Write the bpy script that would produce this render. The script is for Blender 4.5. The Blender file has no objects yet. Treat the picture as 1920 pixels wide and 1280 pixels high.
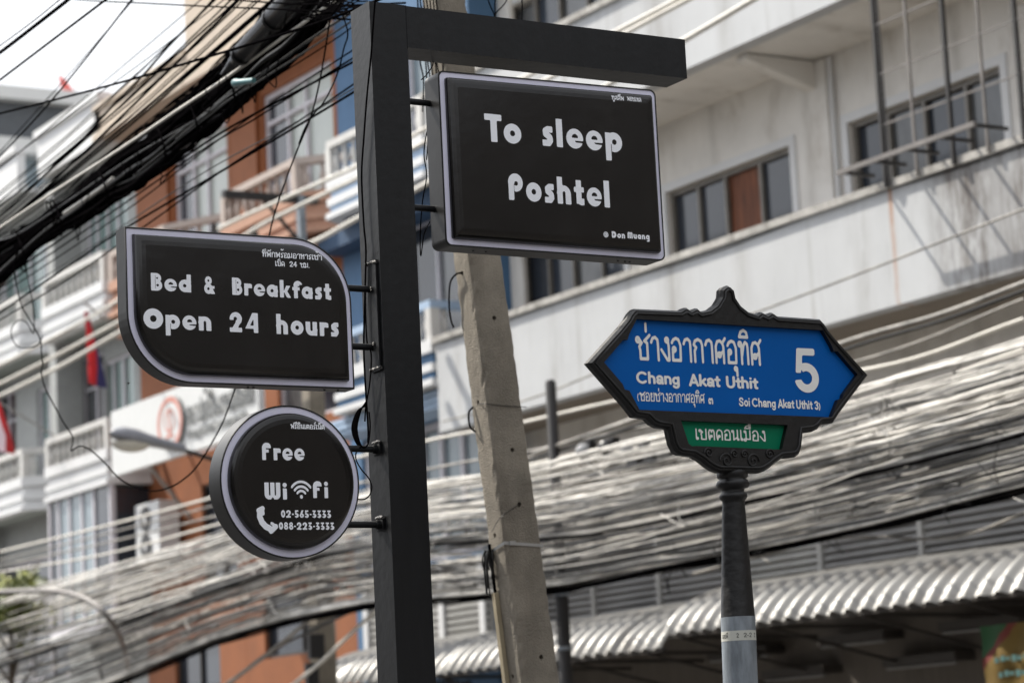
import bpy, bmesh, math, random
import numpy as np
from mathutils import Vector, Matrix
from mathutils.geometry import tessellate_polygon

SC = bpy.context.scene
COL = SC.collection
R = math.radians
rnd = random.Random(7)

# ------------------------------------------------------------------ camera
# X points across the street to the shophouses, Y runs along the street, Z is up (metres)
EYE = Vector((0.0, 0.0, 1.6))
F_PX, PITCH, ROLL, HEAD = 4900.0, R(9.33), 0.050, R(31)
_fh = Vector((math.sin(HEAD), math.cos(HEAD), 0)); _r0 = Vector((math.cos(HEAD), -math.sin(HEAD), 0)); _z = Vector((0, 0, 1))
FWD = _fh*math.cos(PITCH) + _z*math.sin(PITCH)
_u0 = -_fh*math.sin(PITCH) + _z*math.cos(PITCH)
RIGHT = _r0*math.cos(ROLL) - _u0*math.sin(ROLL)
UP = _r0*math.sin(ROLL) + _u0*math.cos(ROLL)
cam = bpy.data.cameras.new('camera')
cam.sensor_width = 36.0
cam.lens = F_PX*36.0/1920.0
cam.clip_start = 0.1; cam.clip_end = 2000
cam.dof.use_dof = True
cam.dof.focus_distance = 8.85
cam.dof.aperture_fstop = 3.7
cam_ob = bpy.data.objects.new('camera', cam); COL.objects.link(cam_ob)
cam_ob.matrix_world = Matrix(((RIGHT.x, UP.x, -FWD.x, EYE.x), (RIGHT.y, UP.y, -FWD.y, EYE.y), (RIGHT.z, UP.z, -FWD.z, EYE.z), (0, 0, 0, 1)))
SC.camera = cam_ob

# ------------------------------------------------------------------ sky and sun
SUN_AZ, SUN_EL = R(-26), R(50)       # azimuth from +Y towards +X
SUN_DIR = Vector((math.sin(SUN_AZ)*math.cos(SUN_EL), math.cos(SUN_AZ)*math.cos(SUN_EL), math.sin(SUN_EL)))
world = bpy.data.worlds.new('World'); SC.world = world; world.use_nodes = True
nt = world.node_tree; nt.nodes.clear()
n_out = nt.nodes.new('ShaderNodeOutputWorld')
n_sky = nt.nodes.new('ShaderNodeTexSky'); n_sky.sky_type = 'NISHITA'; n_sky.sun_disc = False
n_sky.sun_elevation = SUN_EL; n_sky.sun_rotation = SUN_AZ % (2*math.pi)
n_bg = nt.nodes.new('ShaderNodeBackground'); n_bg.inputs['Strength'].default_value = 0.12
nt.links.new(n_sky.outputs['Color'], n_bg.inputs['Color'])
n_cl = nt.nodes.new('ShaderNodeBackground'); n_cl.inputs['Strength'].default_value = 1.0
n_tc = nt.nodes.new('ShaderNodeTexCoord')
n_nz = nt.nodes.new('ShaderNodeTexNoise'); n_nz.inputs['Scale'].default_value = 2.6; n_nz.inputs['Detail'].default_value = 7
nt.links.new(n_tc.outputs['Generated'], n_nz.inputs['Vector'])
n_r1 = nt.nodes.new('ShaderNodeValToRGB')
n_r1.color_ramp.elements[0].position = 0.30; n_r1.color_ramp.elements[0].color = (0.78, 0.82, 0.89, 1)
n_r1.color_ramp.elements[1].position = 0.62; n_r1.color_ramp.elements[1].color = (1.10, 1.12, 1.16, 1)
nt.links.new(n_nz.outputs['Fac'], n_r1.inputs['Fac']); nt.links.new(n_r1.outputs['Color'], n_cl.inputs['Color'])
# thin cloud is brighter towards the sun
n_dot = nt.nodes.new('ShaderNodeVectorMath'); n_dot.operation = 'DOT_PRODUCT'; n_dot.inputs[1].default_value = SUN_DIR
n_nrm = nt.nodes.new('ShaderNodeVectorMath'); n_nrm.operation = 'NORMALIZE'
nt.links.new(n_tc.outputs['Generated'], n_nrm.inputs[0]); nt.links.new(n_nrm.outputs[0], n_dot.inputs[0])
n_mx0 = nt.nodes.new('ShaderNodeMath'); n_mx0.operation = 'MAXIMUM'; n_mx0.inputs[1].default_value = 0.0; nt.links.new(n_dot.outputs['Value'], n_mx0.inputs[0])
n_pw = nt.nodes.new('ShaderNodeMath'); n_pw.operation = 'POWER'; n_pw.inputs[1].default_value = 5.0; nt.links.new(n_mx0.outputs[0], n_pw.inputs[0])
n_ml = nt.nodes.new('ShaderNodeMath'); n_ml.operation = 'MULTIPLY_ADD'; n_ml.inputs[1].default_value = 1.5; n_ml.inputs[2].default_value = 0.80; nt.links.new(n_pw.outputs[0], n_ml.inputs[0])
nt.links.new(n_ml.outputs[0], n_cl.inputs['Strength'])
n_r2 = nt.nodes.new('ShaderNodeValToRGB')
n_r2.color_ramp.elements[0].position = 0.26; n_r2.color_ramp.elements[0].color = (0.25, 0.25, 0.25, 1)
n_r2.color_ramp.elements[1].position = 0.46; n_r2.color_ramp.elements[1].color = (1, 1, 1, 1)
nt.links.new(n_nz.outputs['Fac'], n_r2.inputs['Fac'])
n_mx = nt.nodes.new('ShaderNodeMixShader')
nt.links.new(n_r2.outputs['Color'], n_mx.inputs['Fac'])
nt.links.new(n_bg.outputs[0], n_mx.inputs[1]); nt.links.new(n_cl.outputs[0], n_mx.inputs[2])
nt.links.new(n_mx.outputs[0], n_out.inputs['Surface'])
sun = bpy.data.lights.new('sun', 'SUN'); sun.energy = 5.0; sun.angle = R(0.5); sun.color = (1.0, 0.94, 0.84)
sun_ob = bpy.data.objects.new('sun', sun); COL.objects.link(sun_ob)
sun_ob.rotation_euler = SUN_DIR.to_track_quat('Z', 'Y').to_euler(); sun_ob.location = (0, 0, 40)
SC.view_settings.view_transform = 'Standard'; SC.view_settings.look = 'None'
SC.view_settings.exposure = 0.46; SC.view_settings.gamma = 1.0

# ------------------------------------------------------------------ materials
MATS = {}
def pm(name, col, rough=0.6, metal=0.0, var=0.12, scale=6.0, bump=0.0, bscale=40.0, spec=0.5, stretch=None, dirt=None, coat=0.0):
    """procedural Principled material: noise-varied colour, optional bump, optional stretched dirt streaks (colour, low, high)"""
    if name in MATS: return MATS[name]
    m = bpy.data.materials.new(name); m.use_nodes = True; t = m.node_tree; b = t.nodes['Principled BSDF']
    b.inputs['Roughness'].default_value = rough; b.inputs['Metallic'].default_value = metal
    b.inputs['Specular IOR Level'].default_value = spec
    if coat: b.inputs['Coat Weight'].default_value = coat; b.inputs['Coat Roughness'].default_value = 0.08
    tc = t.nodes.new('ShaderNodeTexCoord')
    mp = t.nodes.new('ShaderNodeMapping')
    if stretch: mp.inputs['Scale'].default_value = stretch
    t.links.new(tc.outputs['Object'], mp.inputs['Vector'])
    nz = t.nodes.new('ShaderNodeTexNoise'); nz.inputs['Scale'].default_value = scale; nz.inputs['Detail'].default_value = 6; nz.inputs['Roughness'].default_value = 0.62
    t.links.new(mp.outputs[0], nz.inputs['Vector'])
    rp = t.nodes.new('ShaderNodeValToRGB')
    rp.color_ramp.elements[0].position = 0.32; rp.color_ramp.elements[1].position = 0.68
    rp.color_ramp.elements[0].color = tuple(c*(1-var) for c in col) + (1,)
    rp.color_ramp.elements[1].color = tuple(min(1, c*(1+var)) for c in col) + (1,)
    t.links.new(nz.outputs['Fac'], rp.inputs['Fac'])
    out = rp.outputs['Color']
    if dirt:
        dc, lo, hi, dstretch, dscale = dirt
        mp2 = t.nodes.new('ShaderNodeMapping'); mp2.inputs['Scale'].default_value = dstretch
        t.links.new(tc.outputs['Object'], mp2.inputs['Vector'])
        n2 = t.nodes.new('ShaderNodeTexNoise'); n2.inputs['Scale'].default_value = dscale; n2.inputs['Detail'].default_value = 8; n2.inputs['Roughness'].default_value = 0.7
        t.links.new(mp2.outputs[0], n2.inputs['Vector'])
        r2 = t.nodes.new('ShaderNodeValToRGB')
        r2.color_ramp.elements[0].position = lo; r2.color_ramp.elements[0].color = (0, 0, 0, 1)
        r2.color_ramp.elements[1].position = hi; r2.color_ramp.elements[1].color = (1, 1, 1, 1)
        t.links.new(n2.outputs['Fac'], r2.inputs['Fac'])
        mx = t.nodes.new('ShaderNodeMixRGB'); mx.inputs['Color2'].default_value = tuple(dc) + (1,)
        t.links.new(r2.outputs['Color'], mx.inputs['Fac']); t.links.new(out, mx.inputs['Color1']); out = mx.outputs['Color']
    t.links.new(out, b.inputs['Base Color'])
    if bump:
        n3 = t.nodes.new('ShaderNodeTexNoise'); n3.inputs['Scale'].default_value = bscale; n3.inputs['Detail'].default_value = 5
        t.links.new(tc.outputs['Object'], n3.inputs['Vector'])
        bp = t.nodes.new('ShaderNodeBump'); bp.inputs['Strength'].default_value = bump; bp.inputs['Distance'].default_value = 0.01
        t.links.new(n3.outputs['Fac'], bp.inputs['Height']); t.links.new(bp.outputs[0], b.inputs['Normal'])
    MATS[name] = m
    return m
def stain_bands(m, bands, axis='Y', zmax=None):
    """adds soft vertical stains: (centre, width, colour, strength, noise) measured along one axis of the wall"""
    t = m.node_tree; b = t.nodes['Principled BSDF']
    src = b.inputs['Base Color'].links[0].from_socket
    tc = [n for n in t.nodes if n.type == 'TEX_COORD'][0]
    sp = t.nodes.new('ShaderNodeSeparateXYZ'); t.links.new(tc.outputs['Object'], sp.inputs[0])
    for (c, w, col, st, nzs) in bands:
        def mth(op, a, bb=None):
            n = t.nodes.new('ShaderNodeMath'); n.operation = op
            for i, v in enumerate((a, bb)):
                if v is None: continue
                if isinstance(v, (int, float)): n.inputs[i].default_value = v
                else: t.links.new(v, n.inputs[i])
            return n.outputs[0]
        mp = t.nodes.new('ShaderNodeMapping'); mp.inputs['Scale'].default_value = (1, 1, 0.22); mp.inputs['Location'].default_value = (c, c*3, 0)
        t.links.new(tc.outputs['Object'], mp.inputs['Vector'])
        nz = t.nodes.new('ShaderNodeTexNoise'); nz.inputs['Scale'].default_value = nzs; nz.inputs['Detail'].default_value = 8; nz.inputs['Roughness'].default_value = 0.75
        t.links.new(mp.outputs[0], nz.inputs['Vector'])
        d = mth('ABSOLUTE', mth('SUBTRACT', sp.outputs[axis], c))
        g = mth('MAXIMUM', mth('SUBTRACT', 1.0, mth('DIVIDE', d, w)), 0.0)
        f = mth('MULTIPLY', mth('MULTIPLY', g, st), mth('MAXIMUM', mth('MULTIPLY', mth('SUBTRACT', nz.outputs['Fac'], 0.36), 3.6), 0.0))
        f = mth('MINIMUM', f, 0.92)
        mx = t.nodes.new('ShaderNodeMixRGB'); mx.inputs['Color2'].default_value = tuple(col) + (1,)
        t.links.new(f, mx.inputs['Fac']); t.links.new(src, mx.inputs['Color1']); src = mx.outputs['Color']
    t.links.new(src, b.inputs['Base Color'])

VERT = (1.0, 1.0, 0.13)
M_ASPHALT = pm('asphalt', (0.05, 0.05, 0.052), 0.9, var=0.3, scale=3, bump=0.4)
M_PAVE = pm('pavement_concrete', (0.27, 0.26, 0.245), 0.85, var=0.15, scale=3, bump=0.2)
M_KERB = pm('kerb_concrete', (0.33, 0.32, 0.30), 0.85, var=0.15)
M_LINE = pm('road_paint', (0.72, 0.71, 0.68), 0.7)
M_BLACK_PAINT = pm('black_painted_steel', (0.0042, 0.0046, 0.0056), 0.44, var=0.35, scale=14, bump=0.12, bscale=30, spec=0.34, stretch=(1, 1, 0.15), dirt=((0.014, 0.014, 0.015), 0.58, 0.90, (1, 1, 0.10), 16))
M_BLACK_TIN = pm('black_sign_tin', (0.004, 0.0038, 0.0042), 0.44, var=0.25, scale=9, bump=0.10, bscale=12, spec=0.42)
M_BAND = pm('lavender_acrylic', (0.76, 0.75, 0.90), 0.30, var=0.05, scale=4, bump=0.08, bscale=9)
M_FACE = pm('black_acrylic_film', (0.0075, 0.0064, 0.0060), 0.20, var=0.35, scale=2.2, bump=0.30, bscale=3.2, spec=0.5, dirt=((0.021, 0.019, 0.017), 0.50, 0.95, (1, 1, 0.35), 4.0))
M_LETTER = pm('white_film', (0.93, 0.95, 1.0), 0.45, var=0.01)
M_WELD = pm('welded_steel', (0.10, 0.095, 0.09), 0.38, metal=0.7, var=0.6, scale=120, bump=1.0, bscale=160)
M_CAST = pm('black_cast_iron', (0.0050, 0.0046, 0.0048), 0.46, var=0.35, scale=20, bump=0.25, bscale=38, spec=0.46)
M_BLUE = pm('blue_reflective_sheet', (0.0002, 0.102, 0.400), 0.36, var=0.07, scale=1.8, spec=0.16)
M_GREEN = pm('green_reflective_sheet', (0.0012, 0.165, 0.082), 0.38, var=0.07, scale=3, spec=0.16)
M_SHEETWHITE = pm('white_reflective_sheet', (0.86, 0.85, 0.82), 0.45, var=0.03)
M_GALV = pm('galvanised_steel', (0.24, 0.27, 0.30), 0.48, metal=0.35, var=0.34, scale=26, stretch=(1, 1, 0.25), dirt=((0.11, 0.13, 0.16), 0.55, 0.8, (1, 1, 0.3), 14))
M_STICKER = pm('sticker_paper', (0.50, 0.50, 0.45), 0.6, var=0.05)
M_INK = pm('sticker_ink', (0.03, 0.035, 0.035), 0.7)
M_POLE = pm('pole_concrete', (0.245, 0.215, 0.172), 0.92, var=0.24, scale=5, bump=0.9, bscale=170, dirt=((0.13, 0.108, 0.082), 0.50, 0.88, (1, 1, 0.25), 5))
M_HOLE = pm('hole_dark', (0.03, 0.026, 0.022), 0.95)
M_STRAP = pm('steel_strap', (0.55, 0.56, 0.57), 0.28, metal=0.9, var=0.1)
M_CONDUIT = pm('yellowed_conduit', (0.36, 0.30, 0.20), 0.55, var=0.12)
M_CABLE_BLACK = pm('black_cable_sheath', (0.0042, 0.0038, 0.0042), 0.6, var=0.4, scale=30, spec=0.0)
M_CABLE_DARK = pm('dark_weathered_cable', (0.011, 0.0105, 0.010), 0.30, var=0.4, scale=12, spec=0.22)
M_CABLE_GREY = pm('grey_weathered_cable', (0.20, 0.185, 0.165), 0.46, var=0.65, scale=3.2)
M_CABLE_PALE = pm('pale_aerial_cable', (0.60, 0.57, 0.51), 0.46, var=0.16, scale=3)
M_CABLE_MASS = pm('sun_highlight_cable', (0.60, 0.575, 0.53), 0.42, var=0.5, scale=2.6)  # bright sun highlights are put into this pale, patchy base colour
M_TEAL = pm('teal_plastic', (0.06, 0.17, 0.18), 0.35)
M_GLASS = pm('window_glass', (0.035, 0.042, 0.055), 0.07, var=0.2, scale=0.8, spec=0.5)
M_GLASS_L = pm('reflection_grey_window_glass', (0.10, 0.105, 0.11), 0.12, var=0.5, scale=1.1, stretch=(1, 1, 0.5))  # lighter reflections and curtains in some panes, put into the grey colour
M_GLASS_G = pm('greenish_window_glass', (0.16, 0.23, 0.22), 0.12, var=0.15, scale=0.8)
M_GLASS_B = pm('pale_blue_window_glass', (0.20, 0.25, 0.28), 0.15, var=0.2, scale=0.9)
M_CURTAIN = pm('pale_curtain_behind_glass', (0.42, 0.46, 0.43), 0.25, var=0.1, stretch=(1, 6, 0.3), scale=4)
M_FRAME_AL = pm('weathered_aluminium_frame', (0.20, 0.185, 0.165), 0.5, metal=0.2, var=0.15)
M_FRAME_W = pm('white_window_frame', (0.60, 0.58, 0.62), 0.5, var=0.06)
M_FRAME_D = pm('dark_window_frame', (0.04, 0.036, 0.034), 0.5)
M_RUSTPANEL = pm('rusty_brown_board', (0.155, 0.050, 0.020), 0.7, var=0.5, scale=6, stretch=(1, 3, 0.4))
M_IRON = pm('dark_iron_bar', (0.016, 0.014, 0.014), 0.55, var=0.3)
M_IRON_G = pm('grey_iron_bar', (0.17, 0.155, 0.145), 0.55, var=0.25)
M_AC = pm('white_enamel', (0.62, 0.63, 0.63), 0.4, var=0.04)
M_DARKGRILLE = pm('dark_fan_grille', (0.03, 0.03, 0.032), 0.5)
M_LAMP = pm('grey_lamp_housing', (0.23, 0.235, 0.26), 0.38, var=0.1)
M_DIFF = pm('clear_lamp_bowl', (0.55, 0.52, 0.45), 0.08, var=0.1)
M_AWN = pm('corrugated_zinc', (0.27, 0.265, 0.255), 0.40, metal=0.30, var=0.18, scale=2.0, dirt=((0.14, 0.11, 0.085), 0.54, 0.84, (1, 1, 1), 2.4))
M_WHITEWALL = pm('weathered_white_paint', (0.74, 0.715, 0.675), 0.75, var=0.08, scale=1.2, bump=0.15, bscale=20, dirt=((0.36, 0.31, 0.25), 0.52, 0.92, (1.0, 1.2, 0.55), 1.9))
M_PARAPET = pm('streaked_white_parapet_paint', (0.475, 0.485, 0.495), 0.75, var=0.06, scale=1.2, bump=0.12, bscale=24, dirt=((0.24, 0.23, 0.22), 0.57, 0.98, (1.0, 2.4, 0.22), 4.5))
stain_bands(M_PARAPET, [(-.87, 0.045, (0.36, 0.17, 0.075), 1.5, 3.0), (-1.95, 0.66, (0.10, 0.085, 0.075), 1.5, 4.2), (-2.7, 0.55, (0.11, 0.095, 0.085), 1.0, 5.0), (2.9, 0.5, (0.17, 0.155, 0.14), 0.4, 6.0)])
M_CAP = pm('mossy_parapet_cap', (0.40, 0.385, 0.36), 0.9, var=0.25, scale=7, bump=0.4, bscale=30, dirt=((0.10, 0.09, 0.075), 0.50, 0.78, (1, 1.5, 1), 7))
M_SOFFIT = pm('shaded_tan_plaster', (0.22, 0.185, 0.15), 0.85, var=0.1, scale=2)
M_SLAT = pm('grey_louvre_slat', (0.23, 0.225, 0.22), 0.6, var=0.18, scale=1.5, dirt=((0.12, 0.10, 0.085), 0.55, 0.85, (1, 1, 0.5), 2))
M_SLAT_PALE = pm('pale_louvre_slat', (0.33, 0.325, 0.31), 0.6, var=0.15, scale=1.5)
M_SHOPWALL = pm('brown_shop_wall', (0.115, 0.098, 0.082), 0.8, var=0.12, stretch=(1, 3, 0.3), scale=3)
M_BLUEWALL = pm('blue_wall_paint', (0.065, 0.145, 0.265), 0.7, var=0.12, scale=1.5)
M_BLUEPALE = pm('pale_blue_trim_paint', (0.34, 0.45, 0.60), 0.7, var=0.06)
M_BLUEDEEP = pm('shaded_blue_paint', (0.022, 0.060, 0.125), 0.7, var=0.1)  # darker copy of the wall blue, carrying the shade of the recess
M_ORANGE = pm('orange_wall_paint', (0.262, 0.086, 0.028), 0.75, var=0.12, scale=1.3, dirt=((0.15, 0.062, 0.028), 0.55, 0.9, (1, 1.4, 0.3), 2.0))
M_ORANGE_L = pm('salmon_band_paint', (0.42, 0.235, 0.160), 0.75, var=0.08)
M_CREAM = pm('cream_parapet_paint', (0.50, 0.42, 0.34), 0.75, var=0.08)
M_BALUW = pm('white_baluster_paint', (0.56, 0.55, 0.53), 0.7, var=0.07)
M_BALUO = pm('dusty_pink_baluster_paint', (0.42, 0.35, 0.31), 0.7, var=0.08)
M_WALLW = pm('clean_white_paint', (0.66, 0.665, 0.67), 0.7, var=0.05, scale=1.2)
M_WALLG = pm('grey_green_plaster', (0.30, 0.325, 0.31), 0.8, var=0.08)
M_WALLG2 = pm('pale_grey_plaster', (0.33, 0.34, 0.335), 0.8, var=0.08)
M_DOOR = pm('dark_red_door_paint', (0.035, 0.008, 0.010), 0.5)
M_ROOFGREY = pm('slate_grey_cladding', (0.085, 0.095, 0.108), 0.6, var=0.08)
M_FARBLUE = pm('dusty_blue_wall', (0.25, 0.31, 0.35), 0.75, var=0.08)
M_RED = pm('red_dish_paint', (0.40, 0.045, 0.035), 0.45)
M_FLAGR = pm('flag_red', (0.50, 0.018, 0.022), 0.8)
M_FLAGW = pm('flag_white', (0.68, 0.67, 0.70), 0.8)
M_FLAGB = pm('flag_blue', (0.030, 0.030, 0.115), 0.8)
M_SIGNWHITE = pm('white_sign_panel', (0.66, 0.67, 0.665), 0.5, var=0.03)
M_SIGNGREY = pm('grey_cut_out_letter', (0.10, 0.105, 0.105), 0.5)
M_SIGNPINK = pm('faded_red_ring', (0.60, 0.26, 0.21), 0.6)
M_YELLOW = pm('shaded_yellow_banner', (0.15, 0.092, 0.012), 0.7, var=0.2, scale=3)  # banner colours lowered to paint in the shade under the awning
M_BGREEN = pm('shaded_banner_green', (0.012, 0.075, 0.022), 0.7)
M_BRED = pm('shaded_banner_red', (0.15, 0.02, 0.014), 0.7)
M_BTEAL = pm('banner_teal', (0.07, 0.16, 0.15), 0.7)
M_METERGLASS = pm('meter_dome_glass', (0.30, 0.30, 0.30), 0.04, var=0.1, spec=0.8)
M_METER = pm('black_meter_case', (0.02, 0.019, 0.02), 0.35)
M_BARK = pm('bark', (0.09, 0.07, 0.05), 0.9)
M_LEAF = pm('olive_leaf', (0.10, 0.125, 0.030), 0.6, var=0.4, scale=2)
M_LEAF_L = pm('yellow_green_leaf', (0.25, 0.27, 0.045), 0.6, var=0.3, scale=2)
M_TUBELIGHT = pm('dark_fixture_tin', (0.045, 0.038, 0.033), 0.6)
M_CLOSURE = pm('black_splice_plastic', (0.0055, 0.0050, 0.0055), 0.26, var=0.3, scale=10, bump=0.08, bscale=60, spec=0.10)
M_INSUL = pm('brown_porcelain', (0.022, 0.016, 0.014), 0.15)
M_GROUNDS = pm('dusty_earth', (0.20, 0.18, 0.15), 0.95, var=0.2, scale=0.5)

_rs = random.Random(2)
stain_bands(M_PARAPET, [(-6.0 + .95*k + _rs.uniform(-.4, .4), _rs.uniform(.05, .22), (0.20, 0.18, 0.155), _rs.uniform(.2, .6), _rs.uniform(3, 6)) for k in range(15)])
stain_bands(M_WHITEWALL, [(-4.0 + 1.5*k + _rs.uniform(-.5, .5), _rs.uniform(.08, .35), (0.20, 0.175, 0.14), _rs.uniform(.2, .45), _rs.uniform(2, 4)) for k in range(8)])

# ------------------------------------------------------------------ helpers
ORIG = {}
def tag(o, label=None, cat=None, group=None, kind=None):
    if label: o['label'] = label
    if cat: o['category'] = cat
    if group: o['group'] = group
    if kind: o['kind'] = kind
    return o
def thing(name, label, cat, loc=(0, 0, 0), group=None):
    o = bpy.data.objects.new(name, None); COL.objects.link(o); o.location = loc; o.empty_display_size = 0.1
    ORIG[o.name] = Vector(loc)
    return tag(o, label, cat, group)
class MB:
    """collects geometry in world metres; build() links it as ONE mesh object"""
    def __init__(s): s.v = []; s.f = []; s.m = []; s.sm = []
    def add(s, vs, fs, mi=0, smooth=False):
        k = len(s.v); s.v += [tuple(v) for v in vs]
        for f in fs: s.f.append(tuple(i+k for i in f)); s.m.append(mi); s.sm.append(smooth)
    def box(s, x0, x1, y0, y1, z0, z1, mi=0):
        if x0 > x1: x0, x1 = x1, x0
        if y0 > y1: y0, y1 = y1, y0
        if z0 > z1: z0, z1 = z1, z0
        s.add([(x0,y0,z0),(x1,y0,z0),(x1,y1,z0),(x0,y1,z0),(x0,y0,z1),(x1,y0,z1),(x1,y1,z1),(x0,y1,z1)],
              [(0,3,2,1),(4,5,6,7),(0,1,5,4),(1,2,6,5),(2,3,7,6),(3,0,4,7)], mi)
    def bar(s, a, b, w, h=None, mi=0):
        h = h or w; a = Vector(a); b = Vector(b); d = (b-a).normalized()
        u = d.cross(Vector((0,0,1)))
        if u.length < 1e-4: u = Vector((1,0,0))
        u.normalize(); n = u.cross(d).normalized()
        vs = [p + u*(sx*w/2) + n*(sy*h/2) for p in (a, b) for sx, sy in ((-1,-1),(1,-1),(1,1),(-1,1))]
        s.add(vs, [(3,2,1,0),(4,5,6,7),(0,1,5,4),(1,2,6,5),(2,3,7,6),(3,0,4,7)], mi)
    def tube(s, pts, r, n=6, mi=0, caps=True, smooth=True):
        pts = [Vector(p) for p in pts]; k0 = len(s.v); vs = []; fs = []
        m = len(pts)
        ref = None
        for i, p in enumerate(pts):
            d = (pts[min(i+1, m-1)] - pts[max(i-1, 0)])
            if d.length < 1e-9: d = Vector((0,0,1))
            d.normalize()
            if ref is None: ref = Vector((0,0,1)) if abs(d.z) < 0.9 else Vector((1,0,0))
            u = d.cross(ref)
            if u.length < 1e-5: u = d.orthogonal()
            u.normalize(); w = u.cross(d).normalized(); ref = w
            rr = r[i] if isinstance(r, (list, tuple)) else r
            for j in range(n):
                a = 2*math.pi*j/n; vs.append(p + u*(rr*math.cos(a)) + w*(rr*math.sin(a)))
        for i in range(m-1):
            for j in range(n):
                j2 = (j+1) % n
                fs.append((i*n+j, (i+1)*n+j, (i+1)*n+j2, i*n+j2))
        s.add(vs, fs, mi, smooth)
        if caps:
            s.add([vs[j] for j in range(n)], [tuple(range(n))], mi); s.add([vs[(m-1)*n+j] for j in range(n)], [tuple(reversed(range(n)))], mi)
    def lathe(s, cx, cy, prof, n=24, mi=0, lean=(0, 0)):
        """profile: list of (radius, z) from low to high about a vertical (or slightly leaning) axis"""
        vs = []; fs = []
        for r, z in prof:
            for j in range(n):
                a = 2*math.pi*j/n; vs.append((cx + lean[0]*z + r*math.cos(a), cy + lean[1]*z + r*math.sin(a), z))
        for i in range(len(prof)-1):
            for j in range(n):
                j2 = (j+1) % n; fs.append((i*n+j, i*n+j2, (i+1)*n+j2, (i+1)*n+j))
        s.add(vs, fs, mi, True)
        s.add(vs[:n], [tuple(reversed(range(n)))], mi); s.add(vs[-n:], [tuple(range(n))], mi)
    def prism_xz(s, prof, y0, y1, mi=0, smooth_side=False):
        """outline in the X-Z plane (counter-clockwise seen from -Y), extruded from y0 (front) to y1"""
        n = len(prof)
        fr = [(x, y0, z) for x, z in prof]; bk = [(x, y1, z) for x, z in prof]
        tri = tessellate_polygon([[Vector((x, z, 0)) for x, z in prof]])
        s.add(fr, [orient2(t, prof) for t in tri], mi); s.add(bk, [tuple(reversed(orient2(t, prof))) for t in tri], mi)
        s.add(fr+bk, [(i, i+n, (i+1) % n + n, (i+1) % n) for i in range(n)], mi, smooth_side)
    def wall_x(s, X, y0, y1, z0, z1, openings=(), depth=0.16, mi=0, mi_rev=None):
        """a wall face at plane X looking to -X, with rectangular openings (y0,y1,z0,z1) that have reveals"""
        ys = sorted({y0, y1} | {o[0] for o in openings} | {o[1] for o in openings}); zs = sorted({z0, z1} | {o[2] for o in openings} | {o[3] for o in openings})
        for a, b in zip(ys, ys[1:]):
            for c, d in zip(zs, zs[1:]):
                my, mz = (a+b)/2, (c+d)/2
                if my < y0 or my > y1 or mz < z0 or mz > z1: continue
                if any(o[0] < my < o[1] and o[2] < mz < o[3] for o in openings): continue
                s.add([(X,a,c),(X,a,d),(X,b,d),(X,b,c)], [(0,1,2,3)], mi)
        r = mi if mi_rev is None else mi_rev
        for a, b, c, d in openings:
            Xd = X + depth
            s.add([(X,a,c),(X,b,c),(X,b,d),(X,a,d),(Xd,a,c),(Xd,b,c),(Xd,b,d),(Xd,a,d)], [(0,1,5,4),(1,2,6,5),(2,3,7,6),(3,0,4,7)], r)
    def build(s, name, mats, parent=None, off=None):
        me = bpy.data.meshes.new(name)
        o0 = Vector((0,0,0))
        if parent is not None: o0 = ORIG[parent.name]
        me.from_pydata([(v[0]-o0.x, v[1]-o0.y, v[2]-o0.z) for v in s.v], [], s.f)
        if not isinstance(mats, (list, tuple)): mats = [mats]
        for m in mats: me.materials.append(m)
        me.polygons.foreach_set('material_index', s.m); me.polygons.foreach_set('use_smooth', s.sm)
        me.update()
        o = bpy.data.objects.new(name, me); COL.objects.link(o)
        if parent is not None: o.parent = parent
        ORIG[o.name] = o0
        return o
def area2(p): return sum(p[i][0]*p[(i+1) % len(p)][1] - p[(i+1) % len(p)][0]*p[i][1] for i in range(len(p)))/2
def orient2(t, p):
    a, b, c = (p[i] for i in t)
    return tuple(t) if (b[0]-a[0])*(c[1]-a[1]) - (b[1]-a[1])*(c[0]-a[0]) > 0 else (t[0], t[2], t[1])
def arc(cx, cy, r, a0, a1, n): return [(cx + r*math.cos(R(a0 + (a1-a0)*i/n)), cy + r*math.sin(R(a0 + (a1-a0)*i/n))) for i in range(n+1)]
def inset(p, d):
    """offset a counter-clockwise outline inwards by d"""
    out = []; n = len(p)
    for i in range(n):
        a, b, c = Vector(p[i-1]), Vector(p[i]), Vector(p[(i+1) % n])
        e1 = (b-a).normalized(); e2 = (c-b).normalized()
        n1 = Vector((-e1.y, e1.x)); n2 = Vector((-e2.y, e2.x)); m = (n1+n2)
        m.normalize(); k = d/max(0.4, m.dot(n1)); q = b + m*k
        out.append((q.x, q.y))
    return out
def at_x(px, py, D):
    """point where the view ray of photo pixel (px,py) meets the plane X = D (a plane parallel to the street)"""
    d = FWD*F_PX + RIGHT*(px-960) - UP*(py-640)
    return EYE + d*(D/d.x)
def at_y(px, py, D):
    d = FWD*F_PX + RIGHT*(px-960) - UP*(py-640)
    return EYE + d*(D/d.y)
def smooth_path(pts, seg=8):
    pts = [Vector(p) for p in pts]
    if len(pts) < 3: return [pts[0].lerp(pts[-1], i/seg) for i in range(seg+1)]
    out = []
    P = [pts[0]*2-pts[1]] + pts + [pts[-1]*2-pts[-2]]
    for i in range(1, len(P)-2):
        p0, p1, p2, p3 = P[i-1], P[i], P[i+1], P[i+2]
        for k in range(seg):
            t = k/seg
            out.append(0.5*((2*p1) + (p2-p0)*t + (2*p0-5*p1+4*p2-p3)*t*t + (3*p1-p0-3*p2+p3)*t*t*t))
    out.append(pts[-1]); return out

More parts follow.
